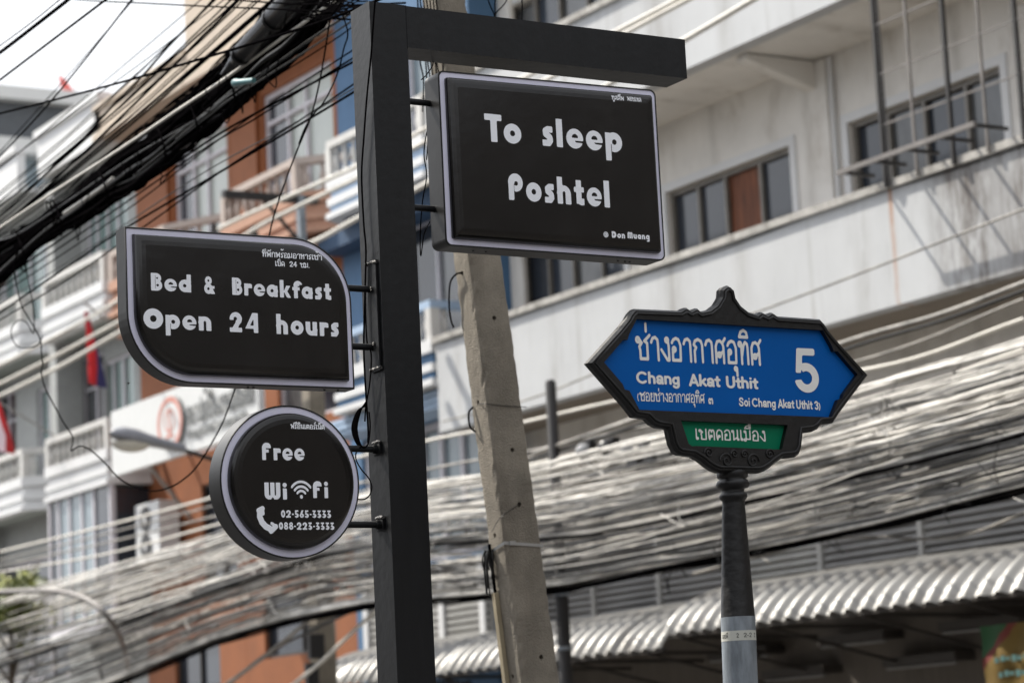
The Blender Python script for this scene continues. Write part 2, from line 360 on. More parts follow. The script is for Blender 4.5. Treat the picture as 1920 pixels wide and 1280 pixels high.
# ------------------------------------------------------------------ lettering: glyphs drawn as distance fields, traced to flat meshes
class Fld:
    def __init__(s, x0, x1, y0, y1, st):
        s.xs = np.arange(x0, x1+st, st); s.ys = np.arange(y0, y1+st, st); s.X, s.Y = np.meshgrid(s.xs, s.ys)
def U_(*a):
    r = a[0]
    for b in a[1:]: r = np.minimum(r, b)
    return r
def I_(*a):
    r = a[0]
    for b in a[1:]: r = np.maximum(r, b)
    return r
def rc(F, x0, y0, x1, y1): return np.maximum(np.maximum(x0-F.X, F.X-x1), np.maximum(y0-F.Y, F.Y-y1))
def dc(F, cx, cy, r, sy=1.0): return np.hypot(F.X-cx, (F.Y-cy)/sy) - r
def ply(F, pts):
    d = None
    n = len(pts)
    if area2(pts) < 0: pts = pts[::-1]
    for i in range(n):
        (ax, ay), (bx, by) = pts[i], pts[(i+1) % n]; L = math.hypot(bx-ax, by-ay)
        e = ((F.X-ax)*(by-ay) - (F.Y-ay)*(bx-ax))/L
        d = e if d is None else np.maximum(d, e)
    return d
def strk(F, pts, w):
    d = None
    for (ax, ay), (bx, by) in zip(pts, pts[1:]):
        L2 = (bx-ax)**2 + (by-ay)**2 + 1e-12
        t = np.clip(((F.X-ax)*(bx-ax) + (F.Y-ay)*(by-ay))/L2, 0, 1)
        e = np.hypot(F.X-ax-t*(bx-ax), F.Y-ay-t*(by-ay)) - w
        d = e if d is None else np.minimum(d, e)
    return d
def lines(F, ls, w): return U_(*[strk(F, l, w) for l in ls])
def trace(F, d):
    """marching squares: fills the d<0 region with flat polygons"""
    V = []; P = []; idx = {}
    def vid(x, y):
        k = (round(x, 5), round(y, 5))
        if k not in idx: idx[k] = len(V); V.append((x, y))
        return idx[k]
    ny, nx = d.shape; xs, ys = F.xs, F.ys; ins = d < 0
    for j in range(ny-1):
        i = 0
        while i < nx-1:
            c = (ins[j,i], ins[j,i+1], ins[j+1,i+1], ins[j+1,i])
            if all(c):
                k = i
                while k < nx-1 and ins[j,k+1] and ins[j+1,k+1]: k += 1
                P.append((vid(xs[i],ys[j]), vid(xs[k],ys[j]), vid(xs[k],ys[j+1]), vid(xs[i],ys[j+1]))); i = k; continue
            if any(c):
                cor = [(xs[i],ys[j],d[j,i]), (xs[i+1],ys[j],d[j,i+1]), (xs[i+1],ys[j+1],d[j+1,i+1]), (xs[i],ys[j+1],d[j+1,i])]
                q = []
                for a in range(4):
                    x0, y0, d0 = cor[a]; x1, y1, d1 = cor[(a+1) % 4]
                    if d0 < 0: q.append((x0, y0))
                    if (d0 < 0) != (d1 < 0):
                        t = d0/(d0-d1); q.append((x0+(x1-x0)*t, y0+(y1-y0)*t))
                ids = []
                for x, y in q:
                    v = vid(x, y)
                    if v not in ids: ids.append(v)
                if len(ids) >= 3: P.append(tuple(ids))
            i += 1
    return V, P
def arcp(cx, cy, r, a0, a1, n=10, sy=1.0): return [(cx + r*math.cos(R(a0+(a1-a0)*i/n)), cy + sy*r*math.sin(R(a0+(a1-a0)*i/n))) for i in range(n+1)]
def deco(ch, F):
    """heavy rounded display letters with tiny counters; returns field and advance"""
    X, Y = F.X, F.Y
    bowl = lambda cx, r=.36, c=.105: I_(dc(F,cx,.36,r), -dc(F,cx,.37,c))
    if ch == 'T': return U_(rc(F,0,.77,.70,1), rc(F,.24,0,.50,1)), .76
    if ch == 'o': return bowl(.37), .80
    if ch == 's': return I_(strk(F,[(.50,.60),(.28,.615),(.16,.54),(.17,.43),(.32,.335),(.36,.22),(.27,.105),(.02,.105)],.118), rc(F,.02,0,.46,.72)), .56
    if ch == 'l': return rc(F,0,0,.26,1.02), .36
    if ch == 'e': return I_(dc(F,.36,.36,.36), -I_(dc(F,.37,.395,.135), -rc(F,-1,-1,2,.385)), -ply(F,[(.34,.285),(.80,.290),(.80,.205),(.40,.225)])), .78
    if ch == 'p': return I_(U_(rc(F,0,-.32,.24,.62), dc(F,.37,.36,.36), rc(F,0,.4,.2,.70)), -dc(F,.39,.37,.10), -rc(F,.24,-.4,.275,.30)), .80
    if ch == 'P': return I_(U_(rc(F,0,0,.25,.66), dc(F,.33,.66,.34)), -dc(F,.36,.63,.085), -rc(F,.25,.2,.285,.60)), .74
    if ch in 'hn':
        top = 1.02 if ch == 'h' else .70
        return I_(U_(rc(F,0,0,.25,top), I_(dc(F,.31,.37,.335), -rc(F,-1,-1,2,.37)), rc(F,.0,0,.645,.38)), -rc(F,.25,-.1,.385,.42), -dc(F,.3175,.42,.0675)), .74
    if ch == 'u': return I_(U_(rc(F,.395,0,.645,.70), I_(dc(F,.335,.33,.335), -rc(F,-1,.33,2,2)), rc(F,0,.32,.645,.70)), -rc(F,.26,.30,.395,.8), -dc(F,.3275,.30,.0675)), .74
    if ch == 't': return U_(rc(F,.10,.05,.35,.95), rc(F,0,.49,.47,.69), I_(dc(F,.35,.25,.25), rc(F,.1,0,.47,.26))), .54
    if ch == 'd': return I_(U_(dc(F,.36,.36,.36), rc(F,.46,0,.71,1.02)), -dc(F,.34,.37,.10)), .82
    if ch == 'a': return I_(U_(dc(F,.36,.36,.36), rc(F,.46,0,.70,.66)), -dc(F,.34,.36,.10), -rc(F,.425,-.1,.455,.25)), .80
    if ch == 'g': return I_(U_(dc(F,.36,.36,.36), rc(F,.46,-.15,.70,.66), rc(F,.12,-.32,.60,-.12), dc(F,.55,-.16,.15)), -dc(F,.34,.36,.10)), .80
    if ch == 'r': return U_(rc(F,0,0,.25,.70), I_(dc(F,.33,.42,.28), -rc(F,-1,-1,2,.44), rc(F,0,0,.50,2))), .56
    if ch == 'k': return U_(rc(F,0,0,.25,1.02), ply(F,[(.25,.36),(.42,.70),(.68,.70),(.47,.36)]), ply(F,[(.25,.36),(.47,.38),(.72,0),(.46,0)])), .76
    if ch == 'f': return U_(rc(F,.10,0,.35,.74), I_(dc(F,.37,.73,.29), -rc(F,-1,-1,2,.72), -rc(F,.46,.2,2,.80)), rc(F,0,.46,.48,.65)), .56
    if ch == 'F': return U_(rc(F,0,0,.26,.72), I_(dc(F,.31,.70,.31), -rc(F,-1,-1,2,.70)), I_(rc(F,.2,.78,.60,1.0), dc(F,.3,.70,.34)), rc(F,.2,.44,.46,.62)), .74
    if ch == 'B': return I_(U_(rc(F,0,0,.24,1), dc(F,.31,.72,.28), dc(F,.33,.31,.31), rc(F,0,0,.3,.4), rc(F,0,.6,.3,1)), -dc(F,.36,.72,.055), -dc(F,.38,.31,.075), -rc(F,.24,.1,.265,.9)), .72
    if ch == '&': return U_(I_(dc(F,.32,.76,.24), -dc(F,.32,.76,.07)), I_(dc(F,.31,.29,.30), -dc(F,.31,.29,.085)), ply(F,[(.36,.46),(.56,.40),(.78,.0),(.46,.0)]), rc(F,.42,.30,.74,.46)), .92
    if ch == 'O': return I_(dc(F,.48,.48,.50), -dc(F,.48,.48,.165)), 1.04
    if ch == '2': return U_(I_(dc(F,.34,.67,.33), -dc(F,.31,.67,.095), -ply(F,[(-.1,.60),(.34,.60),(.30,.2),(-.1,.2)])), ply(F,[(.66,.66),(.40,.60),(0,.0),(.34,.0)]), rc(F,0,0,.66,.22)), .78
    if ch == '4': return I_(U_(rc(F,.46,0,.70,1), ply(F,[(0,.20),(.40,1),(.70,1),(.70,.20)])), -ply(F,[(.26,.36),(.46,.36),(.46,.72)])), .84
    if ch == 'W': return I_(U_(rc(F,0,.28,1.0,1), dc(F,.27,.28,.27), dc(F,.73,.28,.27), ply(F,[(.02,.2),(.5,.2),(.4,0),(.2,0)]), ply(F,[(.5,.2),(.98,.2),(.8,0),(.6,0)])), -rc(F,.275,.24,.365,1.2), -rc(F,.635,.24,.725,1.2)), 1.10
    if ch == 'M': return I_(U_(rc(F,0,0,1.0,.72), dc(F,.27,.72,.27), dc(F,.73,.72,.27)), -rc(F,.275,-.1,.365,.74), -rc(F,.635,-.1,.725,.74)), 1.10
    if ch == 'i': return U_(rc(F,0,0,.25,.66), dc(F,.125,.86,.135)), .36
    if ch == 'D': return I_(U_(rc(F,0,0,.40,1), dc(F,.36,.5,.5)), rc(F,0,-.1,1,1.1), -dc(F,.36,.5,.13), -rc(F,.235,.15,.265,.85)), .96
    if ch == '@': return U_(I_(dc(F,.48,.46,.46), -dc(F,.48,.46,.33)), I_(dc(F,.47,.46,.25), -dc(F,.45,.46,.09)), rc(F,.62,.3,.74,.62)), 1.08
    if ch == '-': return rc(F,0,.36,.26,.54), .34
    if ch == '0': return I_(dc(F,.30,.5,.30,1.66), -dc(F,.30,.5,.085,2.6)), .68
    if ch == '8': return I_(U_(dc(F,.30,.74,.265), dc(F,.30,.30,.30)), -dc(F,.30,.75,.075), -dc(F,.30,.30,.085)), .68
    if ch == '6': return I_(U_(dc(F,.30,.30,.30), ply(F,[(0,.32),(.30,1.0),(.56,1.0),(.34,.45)])), -dc(F,.30,.30,.09)), .68
    if ch == '5': return U_(rc(F,.06,.80,.52,1), rc(F,.06,.44,.26,1), I_(dc(F,.27,.30,.30), -dc(F,.20,.31,.085), -ply(F,[(-.1,.18),(.18,.26),(.18,.40),(-.1,.5)]))), .66
    if ch == '3': return I_(U_(rc(F,.03,.80,.50,1), ply(F,[(.24,.50),(.50,1.0),(.26,1.0),(.12,.56)]), I_(dc(F,.26,.29,.295), -dc(F,.18,.30,.085), -ply(F,[(-.1,.16),(.17,.24),(.17,.37),(-.1,.52)]))), rc(F,0,-.05,.6,1)), .66
    return None, .46
def sans(ch, F, w=.085):
    """plain bold grotesque letters"""
    S = lambda *l: lines(F, l, w); a = w
    if ch == 'C': return strk(F, arcp(.42,.5,.40,48,312,18,1.03), w), .90
    if ch == 'S': return strk(F, [(.60,.76),(.52,.88),(.34,.92),(.15,.84),(.11,.70),(.22,.57),(.50,.46),(.61,.30),(.55,.14),(.36,.08),(.16,.13),(.07,.28)], w), .78
    if ch == 'h': return S([(a,a*.9),(a,.94)], [(a,.45)]+arcp(.30,.40,.215,165,0,8,1.1)+[(.515,a*.9)]), .68
    if ch == 'n': return S([(a,a*.9),(a,.64)], [(a,.45)]+arcp(.30,.40,.215,165,0,8,1.1)+[(.515,a*.9)]), .68
    if ch == 'a': return S([(.10,.50)]+arcp(.29,.46,.20,150,0,7,1.0)+[(.49,.12),(.52,.075)], arcp(.25,.22,.165,0,360,14,.85)), .66
    if ch == 'g': return S(arcp(.29,.34,.215,0,360,16,1.15), [(.505,.62),(.505,-.03)]+arcp(.30,-.04,.205,0,-155,8,.85)), .70
    if ch == 'A': return S([(.07,.06),(.38,.93),(.69,.06)], [(.20,.30),(.56,.30)]), .80
    if ch == 'k': return S([(a,a*.9),(a,.94)], [(.50,.62),(.15,.28)], [(.26,.40),(.53,.08)]), .64
    if ch == 't': return S([(.20,.82),(.20,.20)]+arcp(.30,.18,.10,180,290,5), [(.04,.60),(.36,.60)]), .44
    if ch == 'U': return S([(.09,.93),(.09,.36)]+arcp(.36,.36,.27,180,360,12,1.05)+[(.63,.93)]), .80
    if ch == 'i': return U_(S([(a,a*.9),(a,.62)]), dc(F,a,.88,.10)), .28
    if ch == 'o': return S(arcp(.31,.355,.225,0,360,18,1.2)), .70
    if ch == '(': return strk(F, arcp(.62,.36,.52,140,220,10,1.15), w*.8), .36
    if ch == ')': return strk(F, arcp(-.30,.36,.52,40,-40,10,1.15), w*.8), .36
    if ch == '3': return S([(.08,.76)]+arcp(.29,.71,.19,150,-70,9)+[(.30,.52)], [(.30,.52)]+arcp(.30,.29,.22,80,-150,12)), .62
    if ch == '5': return U_(rc(F,.13,.84,.60,1.0), ply(F,[(.11,1.0),(.27,1.0),(.22,.50),(.05,.44)]), I_(I_(dc(F,.34,.335,.335,1.0), -dc(F,.34,.335,.150)), -ply(F,[(-.3,.24),(.30,.30),(.20,.60),(-.3,.72)])), rc(F,.06,.44,.20,.50)), .70
    if ch == '2': return strk(F, [(.08,.72)]+arcp(.30,.70,.22,170,-20,9)+[(.10,.09),(.55,.09)], w), .66
    if ch == '4': return S([(.46,.08),(.46,.92),(.08,.34),(.62,.34)]), .70
    if ch == '-': return rc(F,.04,.32,.34,.46), .44
    return None, .34
def thai(ch, F, w=.075):
    """looped Thai letters, x-height 1; vowels and tones ride above or below with no advance"""
    S = lambda *l: lines(F, l, w)
    lp = lambda x, y, r=.085: arcp(x, y, r, 0, 360, 10)
    if ch == 'ช' or ch == 'ซ' or ch == 'ข':
        base = [lp(.08,.82,.095), [(.17,.84),(.30,.70),(.15,.54),(.20,.40),(.20,.06),(.62,.06),(.62,.70)]]
        if ch == 'ข': base[1] = [(.17,.84),(.30,.70),(.15,.54),(.20,.40),(.20,.06),(.62,.06),(.62,.96)]
        else: base += [[(.62,.70),(.46,.78),(.60,.88),(.78,1.02)]]
        if ch == 'ซ': base += [[(.24,.76),(.34,.60),(.42,.80)]]
        return S(*base), .80
    if ch == 'า': return S([(.06,.74),(.14,.90),(.30,.95),(.43,.86),(.45,.70),(.45,.04)]), .58
    if ch == 'ง': return S(lp(.40,.86), [(.47,.82),(.50,.60),(.50,.05),(.40,.05),(.06,.46)]), .62
    if ch == 'อ': return S(lp(.20,.50), [(.12,.46),(.10,.06),(.56,.06),(.58,.66),(.48,.90),(.32,.95),(.16,.88),(.08,.76)]), .72
    if ch == 'ก': return S([(.12,.04),(.12,.48),(.22,.62),(.08,.72),(.16,.88),(.34,.95),(.52,.88),(.58,.72),(.58,.04)]), .72
    if ch == 'ศ': return S([(.10,.04),(.10,.70),(.20,.90),(.36,.94),(.50,.84),(.56,.70),(.56,.04)], lp(.30,.36), [(.38,.40),(.56,.52)], [(.50,.84),(.68,1.04)]), .74
    if ch == 'ท': return S(lp(.12,.84), [(.20,.84),(.20,.04)], [(.20,.30),(.34,.80),(.44,.93),(.55,.86),(.58,.70),(.58,.04)]), .72
    if ch == 'ด' or ch == 'ต':
        r = [[(.14,.04),(.08,.30),(.08,.66),(.18,.88),(.34,.94),(.50,.86),(.58,.68),(.58,.04)], lp(.30,.36), [(.22,.34),(.14,.04)]]
        if ch == 'ต': r[0] = [(.14,.04),(.08,.30),(.08,.70),(.16,.92),(.26,.92),(.34,.70),(.42,.92),(.52,.90),(.58,.68),(.58,.04)]
        return S(*r), .74
    if ch == 'เ': return S([(.12,.96),(.12,.16)], lp(.20,.13)), .40
    if ch == 'น': return S(lp(.12,.84), [(.20,.84),(.20,.06)], [(.20,.10),(.50,.28),(.56,.20)], [(.56,.96),(.56,.24)], lp(.60,.13,.07)), .76
    if ch == 'ม': return S(lp(.12,.84), [(.20,.84),(.20,.18),(.58,.16),(.58,.96)], lp(.10,.10,.10)), .76
    if ch == 'ย': return S(lp(.20,.84), [(.13,.80),(.10,.68),(.28,.54),(.12,.44),(.12,.06),(.58,.06),(.58,.96)]), .74
    if ch == 'ร': return S(lp(.22,.12), [(.30,.16),(.30,.46),(.12,.70),(.20,.84),(.46,.92)]), .54
    if ch == 'พ': return S(lp(.12,.86), [(.20,.84),(.20,.06),(.42,.70),(.64,.06),(.64,.96)]), .80
    if ch == 'ฟ': return S(lp(.12,.86), [(.20,.84),(.20,.06),(.42,.70),(.64,.06),(.64,1.25)]), .80
    if ch == 'ป': return S(lp(.12,.86), [(.20,.84),(.20,.06),(.60,.06),(.60,1.28)]), .76
    if ch == 'ห': return S(lp(.12,.84), [(.20,.84),(.20,.04)], [(.20,.50),(.44,.66),(.56,.50),(.56,.04)], lp(.54,.82,.08)), .74
    if ch == 'ล' or ch == 'ส':
        r = [lp(.20,.34), [(.12,.32),(.10,.06)], [(.28,.38),(.42,.52),(.56,.46)], [(.08,.72),(.18,.90),(.36,.95),(.52,.88),(.57,.72),(.57,.04)]]
        if ch == 'ส': r += [[(.46,.82),(.68,1.04)]]
        return S(*r), .72
    if ch == '๓': return S([(.08,.06),(.04,.40),(.12,.62),(.24,.56),(.28,.40),(.32,.58),(.44,.62),(.50,.44),(.50,.04)], lp(.18,.12,.07)), .66
    if ch == '(': return strk(F, arcp(.60,.40,.62,145,215,10,1.1), w*.8), .34
    if ch == '.': return dc(F,.08,.08,.09), .26
    if ch == 'ิ': return S([(-.62,1.14),(-.52,1.34),(-.34,1.42),(-.18,1.34),(-.12,1.14),(-.62,1.14)]), 0
    if ch == 'ี': return S([(-.62,1.14),(-.52,1.34),(-.34,1.40),(-.16,1.32),(-.12,1.14),(-.62,1.14)], [(-.12,1.14),(-.12,1.52)]), 0
    if ch == 'ื': return S([(-.64,1.14),(-.54,1.32),(-.36,1.38),(-.20,1.30),(-.12,1.14),(-.64,1.14)], [(-.12,1.14),(-.12,1.54)], [(-.26,1.3),(-.26,1.54)]), 0
    if ch == 'ึ': return S([(-.62,1.14),(-.5,1.36),(-.18,1.34),(-.12,1.14),(-.62,1.14)], lp(-.14,1.4,.06)), 0
    if ch == 'ั': return S(lp(-.46,1.22,.07), [(-.38,1.20),(-.24,1.18),(-.08,1.42)]), 0
    if ch == '่': return S([(-.22,1.18),(-.22,1.48)]), 0
    if ch == '้': return S(lp(-.36,1.60,.06), [(-.30,1.54),(-.24,1.46),(-.04,1.68)]), 0
    if ch == '็': return S([(-.5,1.14),(-.54,1.34),(-.40,1.42),(-.26,1.30),(-.14,1.40)], lp(-.34,1.18,.06)), 0
    if ch == '์': return S(lp(-.22,1.24,.07), [(-.16,1.30),(-.06,1.52)]), 0
    if ch == 'ุ': return S([(-.26,-.16),(-.14,-.16),(-.14,-.46)], lp(-.22,-.18,.06)), 0
    if ch == 'ู': return S([(-.34,-.14),(-.30,-.40),(-.10,-.40),(-.10,-.14)]), 0
    return None, .40
GC = {}
def glyph(style, ch, w=None):
    k = (style.__name__, ch, w)
    if k not in GC:
        F = Fld(-.80, 1.30, -.60, 1.80, .035 if style is not thai else .04)
        d, adv = style(ch, F) if w is None else style(ch, F, w)
        GC[k] = (trace(F, d) if d is not None else None, adv)
    return GC[k]
def text(mb, style, s, x0, z0, h, put, width=None, xs=1.0, space=None, track=0.0, w=None, mi=0):
    """writes s from (x0,z0) with cap height h; width, when given, stretches the line to that length"""
    def adv(c): return space if (c == ' ' and space) else glyph(style, c, w)[1]
    tot = sum(adv(c) + (track if adv(c) else 0) for c in s) - track
    if width: xs = width/(tot*h)
    u = 0.0
    for c in s:
        g, a = glyph(style, c, w)
        if g and c != ' ':
            V, P = g
            mb.add([put(x0 + (u+x)*h*xs, z0 + y*h) for x, y in V], P, mi)
        a = adv(c); u += a + (track if a else 0)
    return tot*h*xs

def lettering(parent, mat, style, s, x0, z0, h, put, name='lettering', **kw):
    m = MB(); text(m, style, s, x0, z0, h, put, **kw); return m.build(name, mat, parent)

# ------------------------------------------------------------------ the steel sign post
PX0, PX1, PY0, PY1 = 4.104, 4.248, 7.671, 7.811
t = thing('sign_post', 'black square steel post shaped like an upside down L that carries the three hotel signs', 'sign post', (4.176, 7.741, 0))
m = MB(); m.box(PX0, PX1, PY0, PY1, 0.02, 4.238); m.build('post', M_BLACK_PAINT, t)
m = MB(); m.box(PX1+0.0005, 5.420, PY0+0.001, PY1-0.001, 4.088, 4.2365); m.build('arm', M_BLACK_PAINT, t)
m = MB(); m.tube([(PX1, PY0-.0005, 4.088), (PX1, PY0-.0005, 4.2365)], .0016, 6); m.tube([(PX1, PY0, 4.0875), (PX1, PY1, 4.0875)], .003, 6); m.build('weld_seam', M_BLACK_PAINT, t)
for z in (3.05, 3.24):
    m = MB(); m.tube([(4.0955, 7.722, z), (4.0905, 7.722, z)], .007, 6, smooth=False); m.build('bolt', M_WELD, t)
m = MB(); m.box(4.02, 4.33, 7.59, 7.89, 0.0, 0.02); m.build('base_plate', M_BLACK_PAINT, t)
m = MB(); m.box(4.0955, PX0-0.0005, 7.690, 7.752, 2.955, 3.335); m.build('weld_plate', M_BLACK_PAINT, t)
for z in (2.965, 3.328):
    m = MB(); m.tube([(4.098, 7.685 + i*.012, z + rnd.uniform(-.003, .003)) for i in range(7)], [.005 + rnd.uniform(0, .004) for _ in range(7)], 6); m.build('weld_bead', M_WELD, t)

def acrylic_sign(name, label, shape, yfront, thick, rods, rodside, inset_w=0.020, raise_h=0.027, group='black hotel light box signs on the steel post'):
    """a shallow black tin box, a lavender acrylic border and a raised black film face"""
    outline = shape(0)
    xs = [p[0] for p in outline]; zs = [p[1] for p in outline]
    o = thing(name, label, 'sign', (sum(xs)/len(xs), yfront+thick/2, min(zs)), group)
    n = len(outline)
    m = MB()                                  # tin case: side wall, back and a narrow front lip
    lip = shape(0.005)
    bev = shape(0.0015)
    m.add([(x, yfront+.002, z) for x, z in outline]+[(x, yfront+thick, z) for x, z in outline], [(i, i+n, (i+1)%n+n, (i+1)%n) for i in range(n)], 0, n > 50)
    m.add([(x, yfront+.002, z) for x, z in outline]+[(x, yfront-.0005, z) for x, z in bev], [(i, (i+1)%n, (i+1)%n+n, i+n) for i in range(n)], 0, True)
    m.add([(x, yfront-.0005, z) for x, z in bev]+[(x, yfront-.0005, z) for x, z in lip], [(i, (i+1)%n, (i+1)%n+n, i+n) for i in range(n)], 0)
    m.add([(x, yfront-.0005, z) for x, z in lip]+[(x, yfront+.004, z) for x, z in lip], [(i, (i+1)%n, (i+1)%n+n, i+n) for i in range(n)], 0)
    tri = tessellate_polygon([[Vector((x, z, 0)) for x, z in outline]])
    m.add([(x, yfront+thick, z) for x, z in outline], [tuple(reversed(orient2(q, outline))) for q in tri], 0)
    m.build('sign_box', M_BLACK_TIN, o)
    m = MB(); tri = tessellate_polygon([[Vector((x, z, 0)) for x, z in lip]])
    m.add([(x, yfront+.0025, z) for x, z in lip], [orient2(q, lip) for q in tri]); m.build('border', M_BAND, o)
    prof = [(0.0, .0), (0.0005, .35), (.0025, .62), (.006, .80), (.012, .91), (.022, .97), (.036, 1.0)]
    m = MB(); rings = []
    for d, k in prof: rings.append([(x, yfront+.002-raise_h*k, z) for x, z in shape(.005+inset_w+d)])
    for a, b in zip(rings, rings[1:]): m.add(a+b, [(i, (i+1)%n, (i+1)%n+n, i+n) for i in range(n)], 0, True)
    cap = [(x, z) for x, _, z in rings[-1]]; tri = tessellate_polygon([[Vector((x, z, 0)) for x, z in cap]])
    m.add(rings[-1], [orient2(q, cap) for q in tri], 0, True)
    m.build('sign_face', M_FACE, o)
    for z, xa, xb in rods:
        m = MB(); m.tube([(xa, 7.741, z), (xb, 7.741, z)], .0115, 12); m.build('support_rod', M_BLACK_PAINT, o)
    return o, (lambda u, v: (u, yfront+.002-raise_h-.0012, v))

# sign below the arm
def rc_out(d):
    x0, x1, z0, z1 = 4.3615+d, 5.2725-d, 3.3945+d, 4.0235-d; q = .024*(1-min(d, .022)/.034); t_ = .006
    return arc(x1-q, z0-.002+q, q, -90, 0, 6) + arc(x1-q, z1+t_-q, q, 0, 90, 6) + arc(x0+q, z1-t_-q, q, 90, 180, 6) + arc(x0+q, z0+q, q, 180, 270, 6)
ts, put = acrylic_sign('hotel_name_sign', 'black rounded rectangular light box sign reading To sleep Poshtel under the arm of the post', rc_out, 7.668, .098, [(3.916, 4.2485, 4.363), (3.538, 4.2485, 4.363)], 1)
lettering(ts, M_LETTER, deco, 'To', 4.524, 3.770, .100, put, width=.155)
lettering(ts, M_LETTER, deco, 'sleep', 4.757, 3.773, .101, put, width=.345, track=.06)
lettering(ts, M_LETTER, deco, 'Poshtel', 4.609, 3.567, .096, put, width=.428, track=.06)
lettering(ts, M_LETTER, deco, '@', 4.993, 3.457, .0225, put, width=.024)
lettering(ts, M_LETTER, deco, 'Don', 5.029, 3.458, .0235, put, width=.058, track=.07)
lettering(ts, M_LETTER, deco, 'Muang', 5.096, 3.460, .0235, put, width=.096, track=.07)
lettering(ts, M_LETTER, thai, 'ทูสลีพ', 5.061, 3.968, .0150, put, width=.054, w=.085)
lettering(ts, M_LETTER, thai, 'พอชเทล', 5.128, 3.970, .0150, put, width=.062, w=.085)

# leaf shaped sign, two opposite corners rounded
def ob(d): return [(3.996-d, 2.886+d)] + arc(3.781, 3.176, .215-d, 0, 90, 16) + [(3.186+d, 3.3895-d)] + arc(3.411, 3.111, .225-d, 180, 270, 16)
bb, put = acrylic_sign('breakfast_sign', 'black leaf shaped light box sign reading Bed and Breakfast Open 24 hours', ob, 7.684, .074, [(3.241, 3.985, 4.103), (3.041, 3.985, 4.103)], -1)
lettering(bb, M_LETTER, deco, 'Bed', 3.261, 3.179, .0575, put, width=.146, track=.05)
lettering(bb, M_LETTER, deco, '&', 3.446, 3.178, .0575, put, width=.046)
lettering(bb, M_LETTER, deco, 'Breakfast', 3.546, 3.179, .0575, put, width=.365, track=.05)
lettering(bb, M_LETTER, deco, 'Open', 3.233, 3.0555, .066, put, width=.241, track=.06)
lettering(bb, M_LETTER, deco, '24', 3.533, 3.056, .066, put, width=.111, track=.06)
lettering(bb, M_LETTER, deco, 'hours', 3.701, 3.056, .066, put, width=.235, track=.06)
lettering(bb, M_LETTER, thai, 'ที่พักพร้อมอาหารเช้า', 3.658, 3.313, .0170, put, width=.221, w=.08)
lettering(bb, M_LETTER, thai, 'เปิด', 3.704, 3.284, .0165, put, width=.037, w=.08)
lettering(bb, M_LETTER, sans, '24', 3.757, 3.284, .0185, put, width=.028)
lettering(bb, M_LETTER, thai, 'ชม.', 3.797, 3.284, .0160, put, width=.035, w=.08)

# round sign
def orr(d): return arc(3.740, 2.570, .2525-d, 0, 360, 72)[:-1]
rs, put = acrylic_sign('round_wifi_sign', 'black round light box sign reading Free WiFi with two telephone numbers', orr, 7.672, .088, [(2.693, 3.965, 4.112), (2.438, 3.958, 4.115)], -1, inset_w=.022, raise_h=.029)
for z in (2.693, 2.438):
    m = MB(); m.box(4.096, 4.1035, 7.715, 7.772, z-.018, z+.022); m.tube([(4.098, 7.712+i*.011, z+.023+rnd.uniform(-.003,.003)) for i in range(6)], [.004+rnd.uniform(0,.004) for _ in range(6)], 6, 1)
    m.tube([(4.082, 7.741, z), (4.098, 7.741, z)], .0165, 10); m.build('bracket_plate', [M_BLACK_PAINT, M_WELD], rs)
lettering(rs, M_LETTER, deco, 'Free', 3.627, 2.636, .056, put, width=.156, track=.05)
lettering(rs, M_LETTER, deco, 'Wi', 3.631, 2.508, .055, put, width=.086, track=.06)
lettering(rs, M_LETTER, deco, 'Fi', 3.806, 2.514, .055, put, width=.060, track=.06)
F = Fld(-.7, .7, -.1, 1.1, .025)
wf = dc(F, 0, .06, .105)
for r in (.36, .60, .86): wf = U_(wf, strk(F, arcp(0, 0.02, r, 41, 139, 14), .068))
V, P = trace(F, wf); m = MB(); m.add([put(3.763 + x*.052, 2.514 + y*.060) for x, y in V], P); m.build('signal_icon', M_LETTER, rs)
F = Fld(-.1, 1.1, -.1, 1.1, .025)
ph = U_(strk(F, [(.22,.82),(.20,.62),(.30,.40),(.46,.24),(.64,.16)], .125), strk(F, [(.16,.86),(.34,.94)], .10), strk(F, [(.34,.92),(.36,.74)], .07), strk(F, [(.70,.06),(.92,.24)], .105), strk(F, [(.92,.26),(.74,.36)], .06))
V, P = trace(F, ph); m = MB(); m.add([put(3.595 + x*.078, 2.400 + y*.083) for x, y in V], P); m.build('phone_icon', M_LETTER, rs)
lettering(rs, M_LETTER, deco, '02-565-3333', 3.687, 2.449, .0245, put, width=.184, track=.05)
lettering(rs, M_LETTER, deco, '088-223-3333', 3.678, 2.410, .0240, put, width=.203, track=.05)
lettering(rs, M_LETTER, thai, 'ฟรีอินเตอร์เน็ต', 3.733, 2.741, .0150, put, width=.125, w=.085)
# rivets along the tin case edges
for o, pts in ((bb, [(3.20, 2.8865-.0005), (3.95, 2.8855), (3.90, 2.8855), (3.62, 2.8855), (3.64, 2.8855)]), (ts, [(4.5, 3.3945), (4.55, 3.3945), (5.10, 3.3925), (5.15, 3.3925), (5.13, 3.3925)])):
    m = MB()
    for x, z in pts: m.lathe(x, 7.72, [(.004, z-.003), (.004, z+.001)], 6)
    m.build('screw_heads', M_BLACK_TIN, o)

